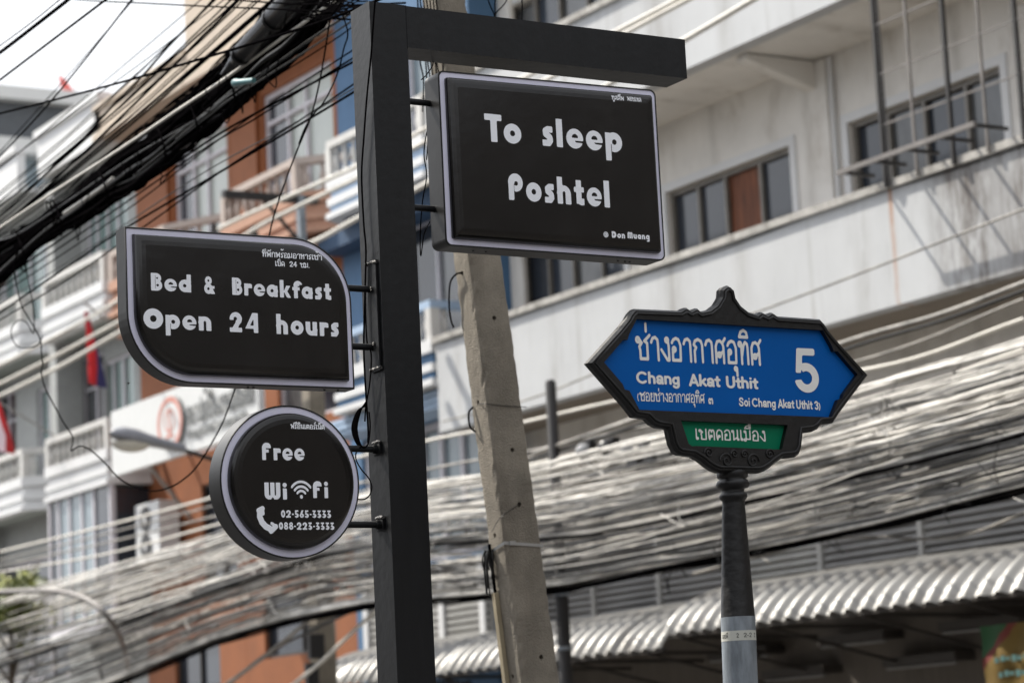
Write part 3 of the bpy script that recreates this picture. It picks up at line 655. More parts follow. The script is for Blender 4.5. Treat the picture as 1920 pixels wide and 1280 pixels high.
# ------------------------------------------------------------------ the blue street name sign
sgn = thing('street_name_sign', 'blue and green street name sign in an ornate black iron frame on a round pole', 'street sign', (4.89, 6.86, 0))
half = [(4.917,3.124),(4.902,3.118),(4.890,3.108),(4.886,3.084),(4.866,3.058),(4.838,3.040),(4.806,3.033),(4.794,3.042),(4.784,3.042),(4.766,3.034),(4.752,3.042),(4.742,3.042),(4.722,3.031),(4.548,3.029),(4.531,3.014),(4.517,2.994),(4.490,2.966),(4.363,2.848),(4.460,2.751),(4.498,2.712),(4.524,2.682),(4.571,2.677),(4.590,2.660),(4.612,2.651),(4.650,2.647),(4.660,2.598),(4.672,2.576),(4.690,2.565),(4.742,2.560),(4.770,2.546),(4.791,2.531),(4.815,2.518),(4.838,2.511)]
out = half + [(2*4.917-x, z) for x, z in reversed(half)][:-1]
if area2(out) < 0: out = out[::-1]
hb = [(4.552,2.995),(4.519,2.944),(4.512,2.926),(4.496,2.926),(4.419,2.851),(4.484,2.784),(4.491,2.767),(4.508,2.764),(4.542,2.704)]
blue = hb + [(2*4.9205-x, z-.004) for x, z in reversed(hb)]
if area2(blue) < 0: blue = blue[::-1]
green = [(4.698,2.674),(4.722,2.600),(4.735,2.592),(4.75,2.5935),(5.075,2.5885),(5.089,2.5895),(5.118,2.670)]
if area2(green) < 0: green = green[::-1]
YF, YB = 6.800, 6.832
m = MB()
oi = inset(out, .007); n = len(out)
allp = oi + blue + green
tri = tessellate_polygon([[Vector((x,z,0)) for x,z in oi], [Vector((x,z,0)) for x,z in blue], [Vector((x,z,0)) for x,z in green]])
m.add([(x, YF, z) for x, z in allp], [orient2(q, allp) for q in tri])
m.add([(x, YF, z) for x, z in oi]+[(x, YF+.010, z) for x, z in out], [(i, i+n, (i+1)%n+n, (i+1)%n) for i in range(n)], 0, False)
m.add([(x, YF+.010, z) for x, z in out]+[(x, YB, z) for x, z in out], [(i, i+n, (i+1)%n+n, (i+1)%n) for i in range(n)], 0, False)
for hole in (blue, green):
    k = len(hole); m.add([(x, YF, z) for x, z in hole]+[(x, YF+.022, z) for x, z in hole], [(i, (i+1)%k, (i+1)%k+k, i+k) for i in range(k)])
tri = tessellate_polygon([[Vector((x,z,0)) for x,z in out]])
m.add([(x, YB, z) for x, z in out], [tuple(reversed(orient2(q, out))) for q in tri])
m.build('iron_frame', M_CAST, sgn)
# raised bead moulding and scroll relief cast on the frame
m = MB()
bead = inset(out, .016); m.tube([(x, YF-.001, z) for x, z in bead]+[(bead[0][0], YF-.001, bead[0][1])], .0050, 5)
for sx in (-1, 1):
    for (cx, cz, r0, tr) in ((.052, 2.548, .026, 1.6), (.120, 2.572, .018, 1.4), (.020, 2.570, .014, 1.2)):
        pts = [(4.917 + sx*(cx + r0*(1-k/26)*math.cos(k*.42)), YF-.001, cz + r0*(1-k/26)*math.sin(k*.42)) for k in range(24)]
        m.tube(pts, .0034, 5)
m.build('scroll_relief', M_CAST, sgn)
for nm, pl_, mt in (('blue_panel', blue, M_BLUE), ('green_panel', green, M_GREEN)):
    m = MB(); tri = tessellate_polygon([[Vector((x,z,0)) for x,z in pl_]]); m.add([(x, YF+.018, z) for x, z in pl_], [orient2(q, pl_) for q in tri]); m.build(nm, mt, sgn)
put = lambda u, v: (u, YF+.0165, v)
lettering(sgn, M_SHEETWHITE, thai, 'ช่างอากาศอุทิศ', 4.556, 2.866, .080, put, width=.490, w=.066)
lettering(sgn, M_SHEETWHITE, sans, 'Chang', 4.551, 2.791, .0385, put, width=.166, w=.104)
lettering(sgn, M_SHEETWHITE, sans, 'Akat', 4.750, 2.7895, .0385, put, width=.122, w=.104)
lettering(sgn, M_SHEETWHITE, sans, 'Uthit', 4.895, 2.7875, .0385, put, width=.127, w=.104)
lettering(sgn, M_SHEETWHITE, thai, '(ซอยช่างอากาศอุทิศ', 4.549, 2.735, .0285, put, width=.258, w=.066)
lettering(sgn, M_SHEETWHITE, thai, '๓', 4.821, 2.733, .0285, put, width=.020, w=.078)
lettering(sgn, M_SHEETWHITE, sans, 'Soi', 4.941, 2.729, .029, put, width=0.045, w=.095)
lettering(sgn, M_SHEETWHITE, sans, 'Chang', 4.994, 2.7285, .029, put, width=0.096, w=.095)
lettering(sgn, M_SHEETWHITE, sans, 'Akat', 5.097, 2.728, .029, put, width=0.066, w=.095)
lettering(sgn, M_SHEETWHITE, sans, 'Uthit', 5.171, 2.727, .029, put, width=0.067, w=.095)
lettering(sgn, M_SHEETWHITE, sans, '3)', 5.246, 2.7265, .029, put, width=0.025, w=.095)
lettering(sgn, M_SHEETWHITE, sans, '5', 5.170, 2.782, .148, put, width=.105)
lettering(sgn, M_SHEETWHITE, thai, 'เขตดอนเมือง', 4.760, 2.616, .036, put, width=.280, w=.060)
cy0 = 6.845; ax0, ax1 = at_y(1388.4, 1280, cy0), at_y(1373.2, 889, cy0)
lean = ((ax1.x-ax0.x)/(ax1.z-ax0.z), 0); cx0 = ax0.x - lean[0]*ax0.z; KR = .83
m = MB(); m.lathe(cx0, cy0, [(r*KR, z) for r, z in [(.0662,2.052),(.0655,2.056),(.0440,2.415),(.0440,2.424),(.0520,2.430),(.0560,2.438),(.0520,2.447),(.0440,2.452),(.0450,2.462),(.0600,2.466),(.0665,2.477),(.0600,2.489),(.0500,2.494),(.0600,2.500),(.0610,2.516),(.0500,2.530)]], 32, lean=lean); m.build('iron_finial', M_CAST, sgn)
m = MB(); m.lathe(cx0, cy0, [(r*KR, z) for r, z in [(.069,0.0),(.0685,1.2),(.0665,2.0515)]], 32, lean=lean); m.build('pole', M_GALV, sgn)
m = MB()
zc = lambda z: cx0 + lean[0]*z
rr = .0672*KR; vs = []; fs = []
for i in range(33):
    a = R(150 + 240*i/32)
    for z in (1.975, 2.0065): vs.append((zc(z) + rr*math.cos(a), cy0 + rr*math.sin(a), z))
m.add(vs, [(2*i, 2*i+2, 2*i+3, 2*i+1) for i in range(32)], 0, True)
def putc(u, v):
    a = R(270) + (u)/rr + R(-32.5); return (zc(v) + (rr+.0008)*math.cos(a), cy0 + (rr+.0008)*math.sin(a), v)
text(m, thai, 'เอชพี', -.068, 1.984, .0125, putc, width=.030, w=.06, mi=1); text(m, sans, '2', -.010, 1.984, .0145, putc, xs=.9, w=.06, mi=1); text(m, sans, '2-2', .013, 1.984, .0145, putc, width=.031, w=.06, mi=1); text(m, sans, '2', .055, 1.984, .0145, putc, xs=.9, w=.06, mi=1)
m.build('number_sticker', [M_STICKER, M_INK], sgn)

# ------------------------------------------------------------------ leaning concrete pole
cp = thing('concrete_pole', 'leaning square concrete utility pole with bolt holes behind the hotel signs', 'utility pole', (6.17, 9.97, 0))
def pole_x(z): return 5.743 - .088*(z-3.9)
def pole_w(z): return .174 - .0135*(z-3.9)
def build_pole():
    bm = bmesh.new(); NZ = 230; ring = []
    rr_ = random.Random(3)
    K = 8
    for i in range(NZ+1):
        z = 8.4*i/NZ; x0 = pole_x(z); w = pole_w(z); y0, y1 = 9.897, 9.897+.15
        j = lambda s: s*abs(rr_.gauss(0, 1))
        c = .012
        pts = []
        cor = [(x0, y0), (x0+w, y0), (x0+w, y1), (x0, y1)]
        for q in range(4):
            ax, ay = cor[q]; bx, by = cor[(q+1) % 4]; dx, dy = bx-ax, by-ay; L = math.hypot(dx, dy)
            for k in range(K):
                tt = c/L + (1-2*c/L)*k/(K-1)
                edge = .0034 if k in (0, K-1) else .0006
                nx, ny = dy/L, -dx/L; e = min(.012, j(edge))
                pts.append(bm.verts.new((ax+dx*tt-nx*e, ay+dy*tt-ny*e, z)))
        ring.append(pts)
    n = len(ring[0])
    for a, b in zip(ring, ring[1:]):
        for k in range(n): bm.faces.new((a[k], a[(k+1) % n], b[(k+1) % n], b[k]))
    bm.faces.new(ring[0][::-1]); bm.faces.new(ring[-1])
    me = bpy.data.meshes.new('pole_solid'); bm.to_mesh(me); bm.free()
    return me
pme = build_pole()
hb_ = MB()
front_holes = [(1.78, .55), (2.12+.06, .56), (2.79, .60), (3.065, .60), (3.61, .60), (4.14, .6), (4.7, .6), (5.3, .6)]
# holes through the street side and the camera side faces
HOLES = []
for px, py in ((927,596), (961,843), (974,945), (1015,1231), (935, 300)):
    p = at_y(px, py, 9.897); HOLES.append(('y', p))
for px, py in ((866,512), (896,754), (928,1003), (961,1267)):
    dd = FWD*F_PX + RIGHT*(px-960) - UP*(py-640)
    xx = pole_x((EYE + dd*(5.78/dd.x)).z); p = EYE + dd*(xx/dd.x); HOLES.append(('x', p))
for ax, p in HOLES:
    if ax == 'y': hb_.tube([(p.x, 9.80, p.z), (p.x, 9.96, p.z)], .0105, 12, smooth=False)
    else: hb_.tube([(p.x-.1, p.y, p.z), (p.x+.07, p.y, p.z)], .0105, 12, smooth=False)
po = bpy.data.objects.new('pole_tmp', pme); COL.objects.link(po)
ho = hb_.build('hole_tmp', M_HOLE)
md = po.modifiers.new('b', 'BOOLEAN'); md.operation = 'DIFFERENCE'; md.object = ho; md.solver = 'EXACT'
dg = bpy.context.evaluated_depsgraph_get()
newm = bpy.data.meshes.new_from_object(po.evaluated_get(dg)); newm.name = 'pole_shaft'
bpy.data.objects.remove(po); bpy.data.objects.remove(ho)
off = ORIG[cp.name]; newm.transform(Matrix.Translation(-off)); newm.materials.clear(); newm.materials.append(M_POLE)
sh = bpy.data.objects.new('shaft', newm); COL.objects.link(sh); sh.parent = cp; ORIG[sh.name] = off
# steel strap with buckle
m = MB()
zs_ = lambda px, py: at_y(px, py, 9.895)
a0 = at_y(948, 1012, 9.894); a1 = at_y(1018, 1019, 9.894)
zz = a1.z; e = .0035
x0, w = pole_x(zz), pole_w(zz)
ringp = [(x0-e, 9.897-e), (x0+w+e, 9.897-e), (x0+w+e, 10.047+e), (x0-e, 10.047+e)]
zt = [zz+.004, zz-.008, zz-.012, zz-.030]
vs = [(x, y, z+s) for (x, y), z in zip(ringp, zt) for s in (-.007, .007)]
m.add(vs, [(2*i, (2*i+2) % 8, (2*i+3) % 8, 2*i+1) for i in range(4)])
m.box(x0+.02, x0+.05, 9.888, 9.8925, zz-.006, zz+.012)
m.build('strap', M_STRAP, cp)
# short wires pushed through the holes and tied around the shaft
def wire(name, pts, r, mat, parent=None, seg=6, n=5):
    m = MB(); m.tube(smooth_path(pts, seg), r, n); return m.build(name, mat, parent)
h = [p for a, p in HOLES if a == 'x']; hy = [p for a, p in HOLES if a == 'y']
wire('tie_wire', [h[0]+Vector((.01,0,0)), h[0]+Vector((-.015,.02,.0)), h[0]+Vector((-.016,.08,-.03)), h[0]+Vector((-.010,.11,-.12)), h[0]+Vector((.004,.125,-.19)), h[0]+Vector((.03,.15,-.22))], .0045, M_CABLE_BLACK, cp)
wire('tie_wire', [(pole_x(3.20)-.004, 10.02, 3.215), (pole_x(3.20)-.016, 10.04, 3.19), (pole_x(3.20)-.014, 10.04, 3.13), (pole_x(3.1)-.002, 10.03, 3.105)], .0045, M_CABLE_BLACK, cp)
wire('tie_wire', [h[1]+Vector((.01,0,0)), h[1]+Vector((-.004,-.02,-.008)), (pole_x(h[1].z)-.003, 9.893, h[1].z-.02), (pole_x(h[1].z)+.06, 9.8935, h[1].z-.024), (pole_x(h[1].z)+.20, 9.8935, h[1].z-.028)], .0018, M_CABLE_DARK, cp)
wire('tie_wire', [hy[2]+Vector((0,.01,0)), hy[2]+Vector((-.01,-.003,-.005)), (pole_x(hy[2].z)-.002, 9.893, hy[2].z-.060), (pole_x(hy[2].z)-.006, 9.97, hy[2].z-.115)], .0016, M_CABLE_DARK, cp)
# frayed cable ends and an old conduit down the street side
for k in range(9):
    b = Vector((pole_x(2.55)-.006-rnd.uniform(0,.018), 10.0+rnd.uniform(-.02,.055), 2.575))
    L = rnd.uniform(.08, .21)
    wire('frayed_end', [b, b+Vector((-.012+rnd.uniform(-.012,.008), rnd.uniform(-.01,.02), -L*.4)), b+Vector((rnd.uniform(-.02,.012), rnd.uniform(-.01,.02), -L))], rnd.uniform(.003,.006), M_CABLE_DARK, cp)
m = MB(); zz = 2.385
m.tube([(pole_x(z)-.012, 10.012, z) for z in (2.60, 2.385, 2.36)], .007, 6); m.build('cable_end', M_CABLE_BLACK, cp)
m = MB(); m.bar((pole_x(0)-.014, 10.012, 0.0), (pole_x(zz)-.013, 10.012, zz), .026, .022); m.build('conduit', M_CONDUIT, cp)

# ------------------------------------------------------------------ ground
def sheet(name, x0, x1, y0, y1, z, mat, kind='structure'):
    m = MB(); m.add([(x0,y0,z),(x1,y0,z),(x1,y1,z),(x0,y1,z)], [(0,1,2,3)]); o = m.build(name, mat); tag(o, kind=kind); return o
sheet('ground', -300, 300, -300, 500, -0.05, M_GROUNDS)
sheet('road', -5, 12.0, -120, 58, 0.0, M_ASPHALT)
m = MB(); m.box(12.15, 17.0, -60, 58, -.04, .14); tag(m.build('pavement', M_PAVE), kind='structure')
m = MB(); m.box(12.0, 12.148, -60, 58, -.04, .15); tag(m.build('kerb', M_KERB), kind='structure')
m = MB()
for k in range(-10, 10): m.add([(8.95, k*5, .004), (9.07, k*5, .004), (9.07, k*5+2.4, .004), (8.95, k*5+2.4, .004)], [(0,1,2,3)])
tag(m.build('road_markings', M_LINE), kind='structure')

# ------------------------------------------------------------------ building parts
def window(parent, X, y0, y1, z0, z1, mull=(), frame=M_FRAME_AL, glass=M_GLASS, fw=.05, depth=.10, trans=None, special=None, name='window'):
    """frame with mullions set back in its opening; every pane is a sub-part"""
    special = special or {}
    m = MB(); Xa, Xb = X+depth-.05, X+depth
    e = .001
    m.box(Xa, Xb, y0+e, y0+fw, z0+e, z1-e); m.box(Xa, Xb, y1-fw, y1-e, z0+e, z1-e)
    m.box(Xa+.001, Xb, y0+fw, y1-fw, z0+e, z0+fw); m.box(Xa+.001, Xb, y0+fw, y1-fw, z1-fw, z1-e)
    ys = [y0+fw] + [y0+(y1-y0)*q for q in mull] + [y1-fw]
    for q in ys[1:-1]: m.box(Xa+.002, Xb, q-fw*.45, q+fw*.45, z0+fw, z1-fw)
    if trans: m.box(Xa+.003, Xb, y0+fw, y1-fw, trans-fw*.4, trans+fw*.4)
    f = m.build(name, frame, parent)
    for i, (a, b) in enumerate(zip(ys, ys[1:])):
        zt = z1-fw
        m = MB(); m.box(Xb+.002+.006*(i % 2), Xb+.012+.006*(i % 2), a-.01, b+.01, z0+fw, zt)
        m.build('board' if special.get(i) is M_RUSTPANEL else 'pane', special.get(i, glass if glass is not M_GLASS else rnd.choice((M_GLASS, M_GLASS, M_GLASS_L))), f)
    return f
def off_path(path, d):
    out = []
    for i, p in enumerate(path):
        p = Vector(p); nn = Vector((0, 0))
        for a, b in ((i-1, i), (i, i+1)):
            if a < 0 or b >= len(path): continue
            e = (Vector(path[b])-Vector(path[a])).normalized(); nn += Vector((-e.y, e.x))
        nn.normalize()
        k = 1.0
        if 0 < i < len(path)-1:
            e = (Vector(path[i])-Vector(path[i-1])).normalized(); k = 1/max(.5, nn.dot(Vector((-e.y, e.x))))
        out.append(tuple(p + nn*d*k))
    return out
def ribbon(m, path, z0, z1, d0, d1, mi=0):
    """wall of thickness d0..d1 (outwards positive) following a plan path, between two heights"""
    A, B = off_path(path, d0), off_path(path, d1)
    n = len(path)
    vs = [(x,y,z) for P in (A, B) for z in (z0, z1) for x, y in P]
    ia0, ia1, ib0, ib1 = 0, n, 2*n, 3*n
    fs = []
    for i in range(n-1):
        fs += [(ib0+i, ib0+i+1, ib1+i+1, ib1+i), (ia0+i+1, ia0+i, ia1+i, ia1+i+1), (ia1+i, ib1+i, ib1+i+1, ia1+i+1), (ia0+i, ia0+i+1, ib0+i+1, ib0+i)]
    fs += [(ia0, ia1, ib1, ib0), (ia0+n-1, ib0+n-1, ib1+n-1, ia1+n-1)]
    m.add(vs, fs, mi)
BPROF = [(.030,0),(.030,.05),(.018,.075),(.030,.12),(.042,.18),(.034,.24),(.018,.31),(.026,.33),(.030,.38)]
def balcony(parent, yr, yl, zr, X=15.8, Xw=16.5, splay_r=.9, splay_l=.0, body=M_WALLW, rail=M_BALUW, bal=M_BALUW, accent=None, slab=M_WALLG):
    """balustraded balcony: plinth with mouldings, turned balusters and handrail. yr = end nearer the camera"""
    path = [(Xw-.002, yr-splay_r), (X, yr), (X, yl), (Xw-.002, yl+splay_l)]
    acc = accent or body
    m = MB()
    ribbon(m, path, zr-.66, zr-.50, -.16, .03, 0)
    ribbon(m, path, zr-.80, zr-.662, -.14, -.03, 1)
    ribbon(m, path, zr-.90, zr-.802, -.15, .025, 0)
    ribbon(m, path, zr-1.00, zr-.902, -.15, -.015, 1)
    ribbon(m, path, zr-1.08, zr-1.002, -.16, .045, 0)
    b = m.build('balcony', [body, acc], parent)
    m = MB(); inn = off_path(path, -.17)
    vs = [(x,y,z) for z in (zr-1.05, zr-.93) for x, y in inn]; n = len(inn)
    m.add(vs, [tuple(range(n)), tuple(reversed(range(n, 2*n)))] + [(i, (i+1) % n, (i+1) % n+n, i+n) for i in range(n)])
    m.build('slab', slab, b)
    m = MB(); ribbon(m, path, zr-.10, zr, -.13, .01, 0); m.build('handrail', rail, b)
    m = MB()
    mid = off_path(path, -.06)
    ribbon(m, path, zr-.4998, zr-.488, -.11, -.01)
    for a, c in zip(mid, mid[1:]):
        L = math.hypot(c[0]-a[0], c[1]-a[1]); k = max(1, int(L/.25))
        for i in range(k):
            tt = (i+.5)/k; m.lathe(a[0]+(c[0]-a[0])*tt, a[1]+(c[1]-a[1])*tt, [(r*1.25, zr-.49+h) for r, h in BPROF], 8)
    for x, y in mid[1:3]: m.box(x-.07, x+.07, y-.07, y+.07, zr-.50, zr-.1005)
    m.build('balusters', bal, b)
    return b
def facade(parent, X, y0, y1, z0, z1, openings, mat, depth=.16, name='wall', thick=3.0):
    m = MB(); m.wall_x(X, y0, y1, z0, z1, openings, depth)
    Xb = X+thick
    m.add([(X,y0,z0),(Xb,y0,z0),(Xb,y0,z1),(X,y0,z1)], [(0,1,2,3)]); m.add([(X,y1,z0),(Xb,y1,z0),(Xb,y1,z1),(X,y1,z1)], [(3,2,1,0)])
    m.add([(X,y0,z1),(Xb,y0,z1),(Xb,y1,z1),(X,y1,z1)], [(0,1,2,3)]); m.add([(Xb,y0,z0),(Xb,y1,z0),(Xb,y1,z1),(Xb,y0,z1)], [(0,1,2,3)])
    return m.build(name, mat, parent)

# ------------------------------------------------------------------ weathered white building (right half of the picture)
WB = thing('apartment_building', 'weathered white building with long stained balcony parapets and dark sliding windows', 'building', (17, 20, 0))
XW = 17.0; YA, YE = 6.0, 28.15
wins = []
for zb, zt in ((6.85, 8.17), (10.02, 11.35)):
    for yc in (10.15, 13.05, 16.55, 19.97, 23.415, 26.78): wins.append((yc-1.21, yc+1.21, zb, zt))
facade(WB, XW, YA, YE, 5.0, 14.5, wins, M_WHITEWALL, thick=8)
for (a, b, c, d) in wins:
    yc = (a+b)/2
    sp = {}
    if abs(yc-23.415) < .1 and c < 8: sp = {1: M_RUSTPANEL}
    window(WB, XW, a, b, c, d, mull=(.27, .55, .77) if sp else (.25, .52, .76), frame=M_FRAME_AL, glass=M_GLASS, special=sp)
    m = MB()   # plastered surround
    for q in ((a-.10, a-.002, c-.08, d+.10), (b+.002, b+.10, c-.08, d+.10), (a-.0015, b+.0015, d+.002, d+.098)): m.box(XW-.025, XW-.0005, *q)
    m.build('window_surround', M_WALLW, WB)
for yp in (21.70, 25.1, 18.28, 14.8, 28.10):
    y0, y1 = yp-.26, min(yp+.26, YE-.002)
    m = MB()
    for z0, z1 in ((5.93, 8.95), (9.08, 12.1)):
        m.box(XW-.06, XW-.0005, y0, y1, z0, z1-.002)
        yb0, yb1, zc_ = y0+.17, y1-.17, z1+.002
        m.add([(XW-.061, yb0, z1-.30), (XW-.061, yb1, z1-.30), (XW-.061, yb1, zc_), (XW-.061, yb0, zc_), (16.05, yb0, zc_), (16.05, yb1, zc_), (16.05, yb1, z1-.05), (16.05, yb0, z1-.05)],
              [(0,1,6,7), (7,6,5,4), (0,7,4,3), (1,2,5,6), (0,3,2,1), (3,4,5,2)])
    m.build('pilaster', M_WHITEWALL, WB)
for zb, zt in ((5.80, 7.0), (8.96, 10.16), (12.1, 13.3)):
    m = MB(); m.box(15.8, 15.985, YA, YE, zb, zt-.075); p = m.build('balcony_parapet', M_PARAPET, WB)
    m = MB(); m.box(15.755, 16.03, YA-.02, YE+.03, zt-.075+.0005, zt); m.build('cap', M_CAP, p)
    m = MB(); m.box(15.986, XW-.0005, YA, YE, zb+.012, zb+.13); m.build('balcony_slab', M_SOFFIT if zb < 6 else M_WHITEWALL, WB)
# lower storey: tan wall, louvred band, shop recess
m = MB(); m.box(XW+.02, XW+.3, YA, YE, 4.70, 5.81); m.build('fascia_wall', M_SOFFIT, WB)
yy = 9.0; k = 0
while yy < YE-.3:
    w = rnd.choice((1.15, 1.35, 1.6, .75)); y1 = min(yy+w, YE-.05)
    m = MB()
    z = 3.30
    while z < 4.72:
        m.add([(XW+.045, yy, z), (XW+.045, y1, z), (XW-.012, y1, z+.012), (XW-.012, yy, z+.012), (XW-.012, y1, z+.020), (XW-.012, yy, z+.020), (XW+.05, y1, z+.080), (XW+.05, yy, z+.080)],
              [(0,3,2,1), (3,5,4,2), (5,7,6,4)]); z += .082
    m.build('louvre_panel', M_SLAT_PALE if k % 4 == 1 else M_SLAT, WB)
    m = MB(); m.box(XW-.03, XW+.05, y1+.001, y1+.07, 3.2, 4.74); m.build('louvre_post', M_SLAT_PALE if k % 3 else M_SLAT, WB)
    yy = y1+.071; k += 1
m = MB(); m.box(XW+.06, XW+.3, YA, YE, 2.2, 4.699); m.build('shop_header', M_SHOPWALL, WB)
m = MB(); m.box(XW+2.6, XW+2.8, YA, YE, .14, 2.199); m.build('shop_back_wall', M_SHOPWALL, WB)
for y in (9.2, 13.4, 17.6, 22.3, 25.6, 28.0):
    m = MB(); m.box(XW+.001, XW+.35, y-.12, y+.12, .14, 2.2-.002); m.build('shop_pier', M_SHOPWALL, WB)
# small fittings on the wall: lamp under the beam, drain pipe, clipped cable
m = MB(); q = at_x(1537, 50, 16.6); m.tube([(q.x, q.y, q.z+.10), (q.x, q.y, q.z-.02), (q.x, q.y, q.z-.12)], [.05, .075, .03], 12); m.build('ceiling_lamp', M_METER, WB)
m = MB(); m.tube([(XW-.05, 21.36, 7.0), (XW-.05, 21.36, 8.93)], .028, 8); m.build('drain_pipe', M_WALLW, WB)
m = MB(); m.tube(smooth_path([(15.79, 12+2*k, 7.62-.7+.015*math.sin(k*2.1)-.02*(k % 2)) for k in range(9)], 5), .006, 5); m.build('clipped_cable', M_CABLE_DARK, WB)
# iron cage standing on the parapet
cg = thing('iron_balcony_cage', 'rusty open iron bar cage fixed on the white balcony parapet', 'window cage', (15.77, 18.1, 7.0))
cy = [19.10, 18.63, 18.10, 17.62, 17.13, 16.6, 16.1]
m = MB()
for i, y in enumerate(cy): m.bar((15.735, y, 6.93), (15.735, y, 10.3), (.038 if i % 2 == 0 else .024), mi=0 if i % 2 == 0 else 1)
m.bar((15.738, 19.04, 6.93), (15.738, 19.04, 10.3), .018)
m.build('upright_bars', [M_IRON, M_IRON_G], cg)
m = MB()
for z in (7.54, 8.04, 8.53, 9.05, 9.6): m.bar((15.737, 19.10, z), (15.737, 16.1, z), .015, mi=0 if z in (7.54, 8.04) else 1)
m.build('cross_bars', [M_IRON_G, M_IRON_G], cg)
XR = 15.36
m = MB()
ra = at_x(1570, 325, XR); rb = at_x(1828, 232, XR)
m.bar((XR, ra.y, ra.z), (XR, rb.y, rb.z), .035, .045); m.build('front_rail', M_IRON_G, cg)
for i in range(5):
    m = MB(); y = ra.y+(rb.y-ra.y)*(.02+.96*i/4); z = ra.z+(rb.z-ra.z)*(.02+.96*i/4); m.bar((XR+.02, y, z), (15.76, y-.02, z-.01), .03); m.build('bracket_bar', M_IRON, cg)

# ------------------------------------------------------------------ corrugated awnings
def awning(label, y0, y1, z_edge, loc):
    o = thing('awning', label, 'awning', loc, 'corrugated zinc awnings over the pavement')
    prof = []
    for i in range(19):
        a = R(16 + 74*i/18); prof.append((16.34 - 1.18*math.cos(a), z_edge + .68*math.sin(a)))
    zt = prof[-1][1]; prof += [(16.6, zt+.03), (16.985, zt+.055)]
    d0 = z_edge - prof[0][1]; prof = [(x, z+d0) for x, z in prof]
    m = MB(); ny = int((y1-y0)/.0215)
    vs = []; jit = [rnd.uniform(-.012, .012) for _ in range(40)]
    for j in range(ny+1):
        y = y0+(y1-y0)*j/ny; ph = 2*math.pi*(y-y0)/.235
        h = .034*math.sin(ph)
        for i, (x, z) in enumerate(prof):
            a, b = prof[max(0, i-1)], prof[min(len(prof)-1, i+1)]; tx, tz = b[0]-a[0], b[1]-a[1]; L = math.hypot(tx, tz)
            vs.append((x - tz/L*h, y, z + tx/L*h + jit[int((y-y0)/.94)] + .006*math.sin(y*1.7+i*.4)))
    k = len(prof)
    m.add(vs, [(j*k+i, j*k+i+1, (j+1)*k+i+1, (j+1)*k+i) for j in range(ny) for i in range(k-1)], 0, True)
    m.build('sheet', M_AWN, o)
    m = MB()
    y = y0+.3
    while y < y1:
        m.bar((prof[0][0]+.03, y, prof[0][1]-.035), (16.98, y, prof[0][1]-.06), .04)
        m.bar((prof[0][0]+.06, y, prof[0][1]-.05), (16.98, y, prof[0][1]-.45), .03); y += 1.5
    m.bar((prof[0][0]+.04, y0, prof[0][1]-.02), (prof[0][0]+.04, y1, prof[0][1]-.02), .035)
    m.build('bracket', M_TUBELIGHT, o)
    return o
awning('long corrugated zinc awning with a curved edge on the right under the street name sign', 10.0, 22.55, 2.915, (16.2, 16, 2.8))
awning('shorter and lower corrugated zinc awning behind the leaning concrete pole', 22.62, 31.0, 2.790, (16.2, 26, 2.7))
FIX = [(22.07, 20.96, 2.79), (20.10, 18.92, 2.80), (21.01, 19.88, 2.505), (24.1, 22.98, 2.765), (19.1, 18.0, 2.505), (23.1, 22.0, 2.50)]
for y0, y1, z in FIX:
    o = thing('tube_light_fixture', 'unlit brown tube light batten on the wall under the awning', 'light fixture', (16.9, (y0+y1)/2, z), 'tube light battens under the awning')
    m = MB(); m.box(16.80, 17.0595, y1, y0, z-.045, z+.045); m.build('batten', M_TUBELIGHT, o)
    m = MB(); m.tube([(16.84, y1+.03, z-.065), (16.84, y0-.03, z-.065)], .016, 8); m.build('tube', M_SLAT, o)
# yellow banner under the awning
bn = thing('banner', 'yellow cloth banner with a green corner hanging under the right end of the awning', 'banner', (15.4, 17.4, 2.3))
m = MB(); vs = []; NY, NZ_ = 88, 66
for j in range(NZ_+1):
    for i in range(NY+1):
        y = 17.86-1.1*i/NY; z = 2.66-1.05*j/NZ_; vs.append((15.40+.018*math.sin(i*.18+j*.06)+.01*math.sin(j*.24), y, z))
fs = []; mi = []
for j in range(NZ_):
    for i in range(NY):
        a = j*(NY+1)+i; fs.append((a, a+NY+1, a+NY+2, a+1))
        d = (NY-i)*.6 + j*1.0
        q = i*.11+j*.18+.12*math.sin(i*.4)
        mi.append(1 if q < 3.2 else (2 if q < 4.2 else 0))
for f, k in zip(fs, mi): m.add([vs[q] for q in f], [(0,1,2,3)], k, True)
m.build('cloth', [M_YELLOW, M_BGREEN, M_BRED], bn)
m = MB()
for z0, y0, n in ((2.33, 17.66, 7), (2.20, 17.62, 6)):
    for k in range(n): m.box(15.368, 15.372, y0-.075*k-.05-.012*(k % 2), y0-.075*k, z0+.008*(k % 3), z0+.045+.012*(k % 2))
m.build('lettering', M_BTEAL, bn)

# ------------------------------------------------------------------ blue shophouse
BL = thing('shophouse', 'blue painted shophouse with pale balustrades between the orange and white buildings', 'building', (16.5, 30, 0))
XB = 16.5
ops = [(28.6, 29.9, 9.55, 11.7), (28.6, 30.9, 6.75, 8.85), (28.4, 31.6, 4.35, 6.15)]
facade(BL, XB, 28.16, 31.94, .14, 14.2, ops, M_BLUEWALL, thick=8)
window(BL, XB, *ops[0], mull=(.5,), frame=M_FRAME_W, glass=M_GLASS_B); window(BL, XB, *ops[1], mull=(.33, .66), frame=M_FRAME_W, glass=M_GLASS)
window(BL, XB, *ops[2], mull=(.17, .34, .5, .66, .83), frame=M_FRAME_W, glass=M_GLASS_B, fw=.09)
balcony(BL, 28.25, 30.93, 10.16, X=15.8, Xw=XB, splay_r=.0, splay_l=.5, body=M_WALLW, rail=M_BALUW, bal=M_BALUW, accent=M_BLUEPALE, slab=M_BLUEDEEP)
